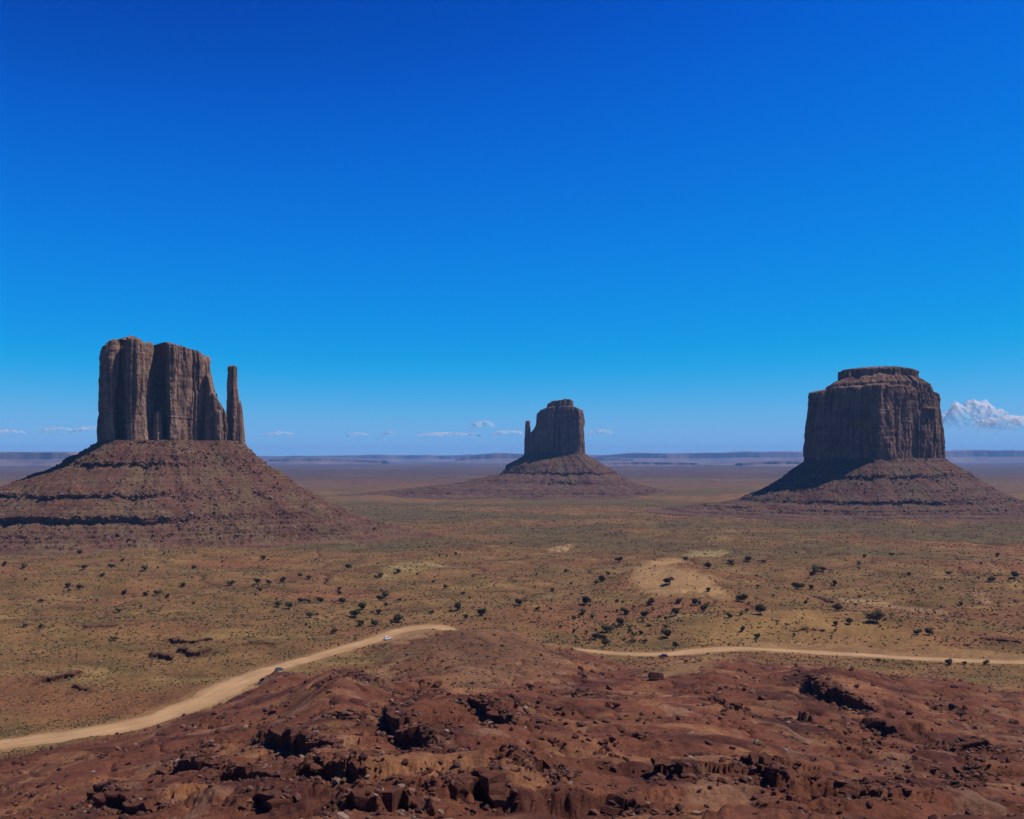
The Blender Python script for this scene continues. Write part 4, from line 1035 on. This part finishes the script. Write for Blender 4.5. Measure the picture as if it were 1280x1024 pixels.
# low scrub and dry grass: one cover
N = 210000
ys_ = 330 + 1900 * rng.uniform(0, 1, N) ** 1.9; us_ = rng.uniform(-0.6, 0.6, N); xs_ = us_ * ys_
zs_, hm_, _, rk_, rd_ = Hfull(xs_, ys_, True)
dens = 0.30 + 0.7 * sstep(-0.35, 0.3, fbm2(xs_ / 28, ys_ / 22, 3, 121))
for poly, col, kk in PATCHES[:2] + PATCHES[8:]: dens = dens * np.where(in_poly(xs_, ys_, poly), 0.12 if kk != 0.7 else 0.4, 1)
crest = in_poly(xs_, ys_, PATCHES[9][0]) | in_poly(xs_, ys_, PATCHES[8][0]); dens = np.where(crest, 0.28 + dens, dens) * (1 - 0.96 * hm_ * np.where(crest, 0.45, 1))
m_, d_, w_ = rd_; rdk = np.ones(N); rdk[m_] = np.where(d_ < w_ * 0.5 + 1.2, 0, 1); dens = dens * rdk
keep = rng.uniform(0, 1, N) < dens; xs_, ys_, zs_ = xs_[keep], ys_[keep], zs_[keep]; n = len(xs_)
wd = (0.22 + 0.75 * rng.uniform(0, 1, n) ** 2) * (0.55 + 0.45 * sstep(380, 650, ys_)) * (1 + 0.35 * sstep(800, 1800, ys_)); ht = wd * rng.uniform(0.6, 1.1, n)
nb = 6; a = np.arange(nb) * 2 * np.pi / nb
rr = wd[:, None] * rng.uniform(0.6, 1.3, (n, nb)); V = np.zeros((n, 2 * nb + 1, 3))
V[:, :nb, 0] = xs_[:, None] + rr * np.cos(a); V[:, :nb, 1] = ys_[:, None] + rr * np.sin(a); V[:, :nb, 2] = zs_[:, None] - 0.1
r2 = rr * rng.uniform(0.5, 1.0, (n, nb))
V[:, nb:2 * nb, 0] = xs_[:, None] + r2 * np.cos(a + .4); V[:, nb:2 * nb, 1] = ys_[:, None] + r2 * np.sin(a + .4); V[:, nb:2 * nb, 2] = zs_[:, None] + ht[:, None] * rng.uniform(0.5, 1.0, (n, nb))
V[:, 2 * nb, 0] = xs_; V[:, 2 * nb, 1] = ys_; V[:, 2 * nb, 2] = zs_ + ht * rng.uniform(0.7, 1.0, n)
f0 = []
for i in range(nb):
    j = (i + 1) % nb; f0 += [[i, j, nb + i], [j, nb + j, nb + i], [nb + i, nb + j, 2 * nb]]
f0 = np.array(f0); Fc = (f0[None] + (np.arange(n) * (2 * nb + 1))[:, None, None]).reshape(-1, 3)
pal = np.array([(0.085, 0.058, 0.028), (0.115, 0.078, 0.032), (0.20, 0.130, 0.050), (0.050, 0.034, 0.019), (0.090, 0.074, 0.040)])
kind = rng.choice(5, n, p=[.28, .22, .14, .24, .12])
cc = pal[kind] * rng.uniform(0.7, 1.25, (n, 1))
sc_ = mesh_obj('scrub', V.reshape(-1, 3), Fc, M_scrub, smooth=False, cols=np.repeat(cc, 2 * nb + 1, 0))
tag(sc_, 'sagebrush tufts and dry grass dotting the plain', 'scrub', kind='stuff')

# ------------------------------------------------------------------ cars
def paint(name, col, rough=0.35, metal=0.0):
    m, t, b = new_mat(name); c = ramp(t, nz(t, 2.0, 3), [(0.3, tuple(v * 0.85 for v in col)), (0.7, col)])
    t.links.new(c, b.inputs['Base Color']); b.inputs['Roughness'].default_value = rough; b.inputs['Specular IOR Level'].default_value = 0.5; b.inputs['Metallic'].default_value = metal
    return m
M_tyre = paint('tyre_rubber', (0.015, 0.015, 0.015), 0.9); M_rim = paint('wheel_rim', (0.45, 0.45, 0.47), 0.3, 0.8)
M_glass = paint('dark_car_glass', (0.012, 0.015, 0.018), 0.06); M_lamp = paint('lamp_lens', (0.75, 0.75, 0.7), 0.2); M_tail = paint('tail_lens', (0.35, 0.02, 0.02), 0.25)
import bmesh
def loft(name, secs, mat, parent, bevel=0.05):
    """secs: list of (y, [(x, z)...]) cross sections of one closed ring, from rear to front"""
    bm = bmesh.new(); rings = [[bm.verts.new((x, y, z)) for x, z in ring] for y, ring in secs]
    for a_, b_ in zip(rings[:-1], rings[1:]):
        for i in range(len(a_)): bm.faces.new((a_[i], a_[(i + 1) % len(a_)], b_[(i + 1) % len(a_)], b_[i]))
    bm.faces.new(rings[0]); bm.faces.new(list(reversed(rings[-1])))
    bmesh.ops.recalc_face_normals(bm, faces=bm.faces); bmesh.ops.bevel(bm, geom=bm.edges[:], offset=bevel, segments=2, affect='EDGES', clamp_overlap=True)
    me = bpy.data.meshes.new(name); bm.to_mesh(me); bm.free(); me.materials.append(mat)
    o = bpy.data.objects.new(name, me); COL.objects.link(o); o.parent = parent; return o
def cyl(name, r, w, mat, parent, loc):
    bm = bmesh.new(); bmesh.ops.create_cone(bm, cap_ends=True, segments=24, radius1=r, radius2=r, depth=w)
    bmesh.ops.rotate(bm, verts=bm.verts, matrix=__import__('mathutils').Matrix.Rotation(R(90), 3, 'Y')); bmesh.ops.bevel(bm, geom=[e for e in bm.edges if len(e.link_faces) == 2 and any(len(f.verts) > 4 for f in e.link_faces)], offset=min(0.03, w * .2), segments=2, affect='EDGES')
    me = bpy.data.meshes.new(name); bm.to_mesh(me); bm.free(); me.materials.append(mat)
    o = bpy.data.objects.new(name, me); COL.objects.link(o); o.parent = parent; o.location = loc; return o
def boxp(name, c, s, mat, parent, bev=0.02):
    bm = bmesh.new(); bmesh.ops.create_cube(bm, size=1.0); bmesh.ops.scale(bm, vec=s, verts=bm.verts); bmesh.ops.bevel(bm, geom=bm.edges[:], offset=bev, segments=2, affect='EDGES')
    bmesh.ops.translate(bm, vec=c, verts=bm.verts)
    me = bpy.data.meshes.new(name); bm.to_mesh(me); bm.free(); me.materials.append(mat)
    o = bpy.data.objects.new(name, me); COL.objects.link(o); o.parent = parent; return o
def car(px, py, heading, label, mat, tall=1.0, L=4.7, offset=0.0):
    x, y = ground_at(px, py, Hfull)
    z = float(Hfull(np.array([x]), np.array([y]))[0]) + 0.14
    r = empty('parked_car' if offset else 'car', (x, y, z), heading); tag(r, label, 'car', 'cars on the dirt road')
    h = L / 2; W = 0.9
    def ring(w, z0, z1): return [(-w, z0 + .12), (-w * .92, z0), (w * .92, z0), (w, z0 + .12), (w, z1 - .16), (w * .88, z1), (-w * .88, z1), (-w, z1 - .16)]
    loft('body', [(-h, ring(W * .86, .42, .86 * tall)), (-h + .3, ring(W, .28, .98 * tall)), (-h * .45, ring(W, .26, 1.0 * tall)), (h * .35, ring(W, .26, 1.0 * tall)), (h - .5, ring(W * .97, .28, .90 * tall)), (h, ring(W * .84, .40, .70 * tall))], mat, r)
    zc = 1.0 * tall; zr = 1.50 * tall
    def cab(w, z0, z1): return [(-w, z0), (w, z0), (w * .82, z1), (-w * .82, z1)]
    loft('roof', [(-h * .72, cab(W * .8, zr - .10, zr - .02)), (-h * .5, cab(W * .86, zr - .08, zr + .04)), (h * .1, cab(W * .86, zr - .08, zr + .04)), (h * .22, cab(W * .8, zr - .12, zr - .03))], mat, r, 0.02)
    loft('window', [(-h * .86, cab(W * .86, zc - .06, zc + .02)), (-h * .68, cab(W * .90, zc - .06, zr - .04)), (h * .2, cab(W * .90, zc - .06, zr - .04)), (h * .46, cab(W * .86, zc - .08, zc - .01))], M_glass, r, 0.02)
    for sx in (-1, 1):
        for sy in (-1, 1):
            wh = empty('wheel', (sx * (W - .08), sy * h * .62, 0.33)); wh.parent = r
            cyl('tyre', 0.34, 0.22, M_tyre, wh, (0, 0, 0)); cyl('rim', 0.2, 0.24, M_rim, wh, (sx * .01, 0, 0))
        boxp('headlight', (sx * .58, h - .04, .62 * tall), (.3, .12, .14), M_lamp, r); boxp('tail_light', (sx * .62, -h + .02, .74 * tall), (.22, .1, .16), M_tail, r)
    boxp('bumper', (0, h - .02, .42), (1.5, .16, .16), M_tyre, r); boxp('bumper', (0, -h + .02, .46), (1.5, .16, .16), M_tyre, r)
    return r
car(484, 800, R(-38), 'silvery white car driving along the left road near the bend', paint('white_car_paint', (0.72, 0.73, 0.76), 0.2), 1.05, 4.9)
car(349, 839, R(-32), 'dark grey car half hidden behind the brown knoll on the left road', paint('grey_car_paint', (0.10, 0.11, 0.12), 0.25), 1.1, 4.8)
car(829, 822, R(88), 'dark red car on the right road beside the tall bush', paint('red_car_paint', (0.12, 0.02, 0.025), 0.3), 1.1, 4.8)

# ------------------------------------------------------------------ clouds low on the horizon (beyond the haze)
M_cloud, t, b = new_mat('cloud_vapour'); t.nodes.remove(b)
df = t.nodes.new('ShaderNodeBsdfDiffuse'); df.inputs[0].default_value = (0.9, 0.9, 0.92, 1)
trl = t.nodes.new('ShaderNodeBsdfTranslucent'); trl.inputs[0].default_value = (0.95, 0.95, 0.96, 1)
trp = t.nodes.new('ShaderNodeBsdfTransparent')
m1 = t.nodes.new('ShaderNodeMixShader'); m1.inputs[0].default_value = 0.5; t.links.new(df.outputs[0], m1.inputs[1]); t.links.new(trl.outputs[0], m1.inputs[2])
m2 = t.nodes.new('ShaderNodeMixShader'); t.links.new(m1.outputs[0], m2.inputs[1]); t.links.new(trp.outputs[0], m2.inputs[2])
oi = t.nodes.new('ShaderNodeObjectInfo')
ad = t.nodes.new('ShaderNodeMath'); ad.operation = 'MULTIPLY_ADD'; ad.inputs[1].default_value = 1.0; ad.use_clamp = True
rr_ = ramp(t, nz(t, 0.0026, 6, 0.75), [(0.3, (0.0, 0.0, 0.0)), (0.68, (0.85, 0.85, 0.85))])
gz = t.nodes.new('ShaderNodeTexCoord'); gs = t.nodes.new('ShaderNodeSeparateXYZ'); t.links.new(gz.outputs['Generated'], gs.inputs[0])
gm = t.nodes.new('ShaderNodeMapRange'); gm.inputs['From Min'].default_value = 0.0; gm.inputs['From Max'].default_value = 0.75; gm.inputs['To Min'].default_value = 0.75; gm.inputs['To Max'].default_value = 0.0
t.links.new(gs.outputs['Z'], gm.inputs['Value'])
ga = t.nodes.new('ShaderNodeMath'); ga.operation = 'ADD'; t.links.new(rr_, ga.inputs[0]); t.links.new(gm.outputs[0], ga.inputs[1]); t.links.new(ga.outputs[0], ad.inputs[0])
sp = t.nodes.new('ShaderNodeSeparateColor'); t.links.new(oi.outputs['Color'], sp.inputs[0]); t.links.new(sp.outputs[0], ad.inputs[2])
t.links.new(ad.outputs[0], m2.inputs[0]); t.links.new(m2.outputs[0], t.nodes['Material Output'].inputs['Surface'])
def cloud(px, py, wpx, hpx, seed, label, Y=38000.0, lump=1.0, thin=None):
    if hpx < 14: hpx *= 1.7
    kk = Y / F; V0, F0 = ico(6)
    ax, az = wpx * kk * .5, hpx * kk * .5; ay = ax * 0.5
    base = V0 * np.array([ax, ay, az])
    sc_ = az * 1.1
    nn = V0 / np.array([ax, ay, az]); nn /= np.linalg.norm(nn, axis=1, keepdims=True)
    bl = np.zeros(len(V0)); a_ = 1.0; f_ = 1.0
    for o in range(4):
        bl += a_ * (0.55 - np.abs(n3(base[:, 0] / sc_ * f_, base[:, 1] / sc_ * f_, base[:, 2] / sc_ * f_, seed + o))); a_ *= .5; f_ *= 2.1
    up = sstep(-0.5, 0.3, V0[:, 2])
    P = base + nn * (bl * az * 0.55 * lump * up)[:, None]
    P[:, 2] = np.where(P[:, 2] < -0.45 * az, -0.45 * az + 0.15 * (P[:, 2] + .45 * az), P[:, 2])
    o = mesh_obj('cloud', P, F0, M_cloud, smooth=True); o.location = ((px - HPX) * kk, Y, CAMZ + (HPY - py) * kk)
    o.color = ((0.36 if hpx < 24 else -0.12) if thin is None else thin, 0, 0, 1)
    tag(o, label, 'cloud', 'clouds low on the horizon'); return o
cloud(1217, 533, 76, 46, 1, 'tallest white cumulus cloud beside the right butte')
cloud(1262, 538, 80, 26, 2, 'flat white cloud at the right edge behind the tall cumulus', 40000)
cloud(1300, 534, 70, 22, 3, 'cloud running off the right edge of the sky', 42000)
cloud(604, 542, 34, 13, 5, 'small white puff left of the central butte')
cloud(560, 549, 90, 7, 6, 'long thin cloud streak left of the central butte', 41000)
cloud(636, 548, 50, 8, 7, 'thin cloud touching the left side of the central butte', 42000)
cloud(447, 549, 30, 7, 8, 'faint small cloud midway between the left and central buttes')
cloud(487, 548, 18, 8, 9, 'faintest tiny cloud left of the long thin streak')
cloud(350, 549, 40, 8, 10, 'faint flat cloud just right of the thumb spire')
cloud(110, 545, 44, 10, 11, 'cloud touching the left side of the left butte')
cloud(72, 545, 46, 9, 12, 'wide faint cloud above the left mesa')
cloud(10, 547, 50, 8, 13, 'faint cloud at the left edge above the mesa')
cloud(752, 549, 36, 10, 14, 'faint cloud just right of the central butte')

# ------------------------------------------------------------------ haze over the whole valley
M_haze, t, b = new_mat('valley_air'); t.nodes.remove(b)
pv = t.nodes.new('ShaderNodeVolumePrincipled'); pv.inputs['Color'].default_value = (0.25, 0.54, 1.0, 1); pv.inputs['Density'].default_value = 3.1e-5; pv.inputs['Anisotropy'].default_value = 0.0
t.links.new(pv.outputs[0], t.nodes['Material Output'].inputs['Volume'])
zlo = float(min(Zf.min(), -26)) - 4.0; ztp = 420.0
hx, y0, y1 = 46000.0, -300.0, 28500.0
HV = np.array([(sx * hx, yv, zv) for zv in (zlo, ztp) for yv in (y0, y1) for sx in (-1, 1)])
HF = np.array([[0, 2, 3, 1], [4, 5, 7, 6], [0, 1, 5, 4], [2, 6, 7, 3], [0, 4, 6, 2], [1, 3, 7, 5]])
hz = mesh_obj('haze', HV, HF, M_haze); tag(hz, 'thin blue haze over the valley', 'haze', kind='stuff')
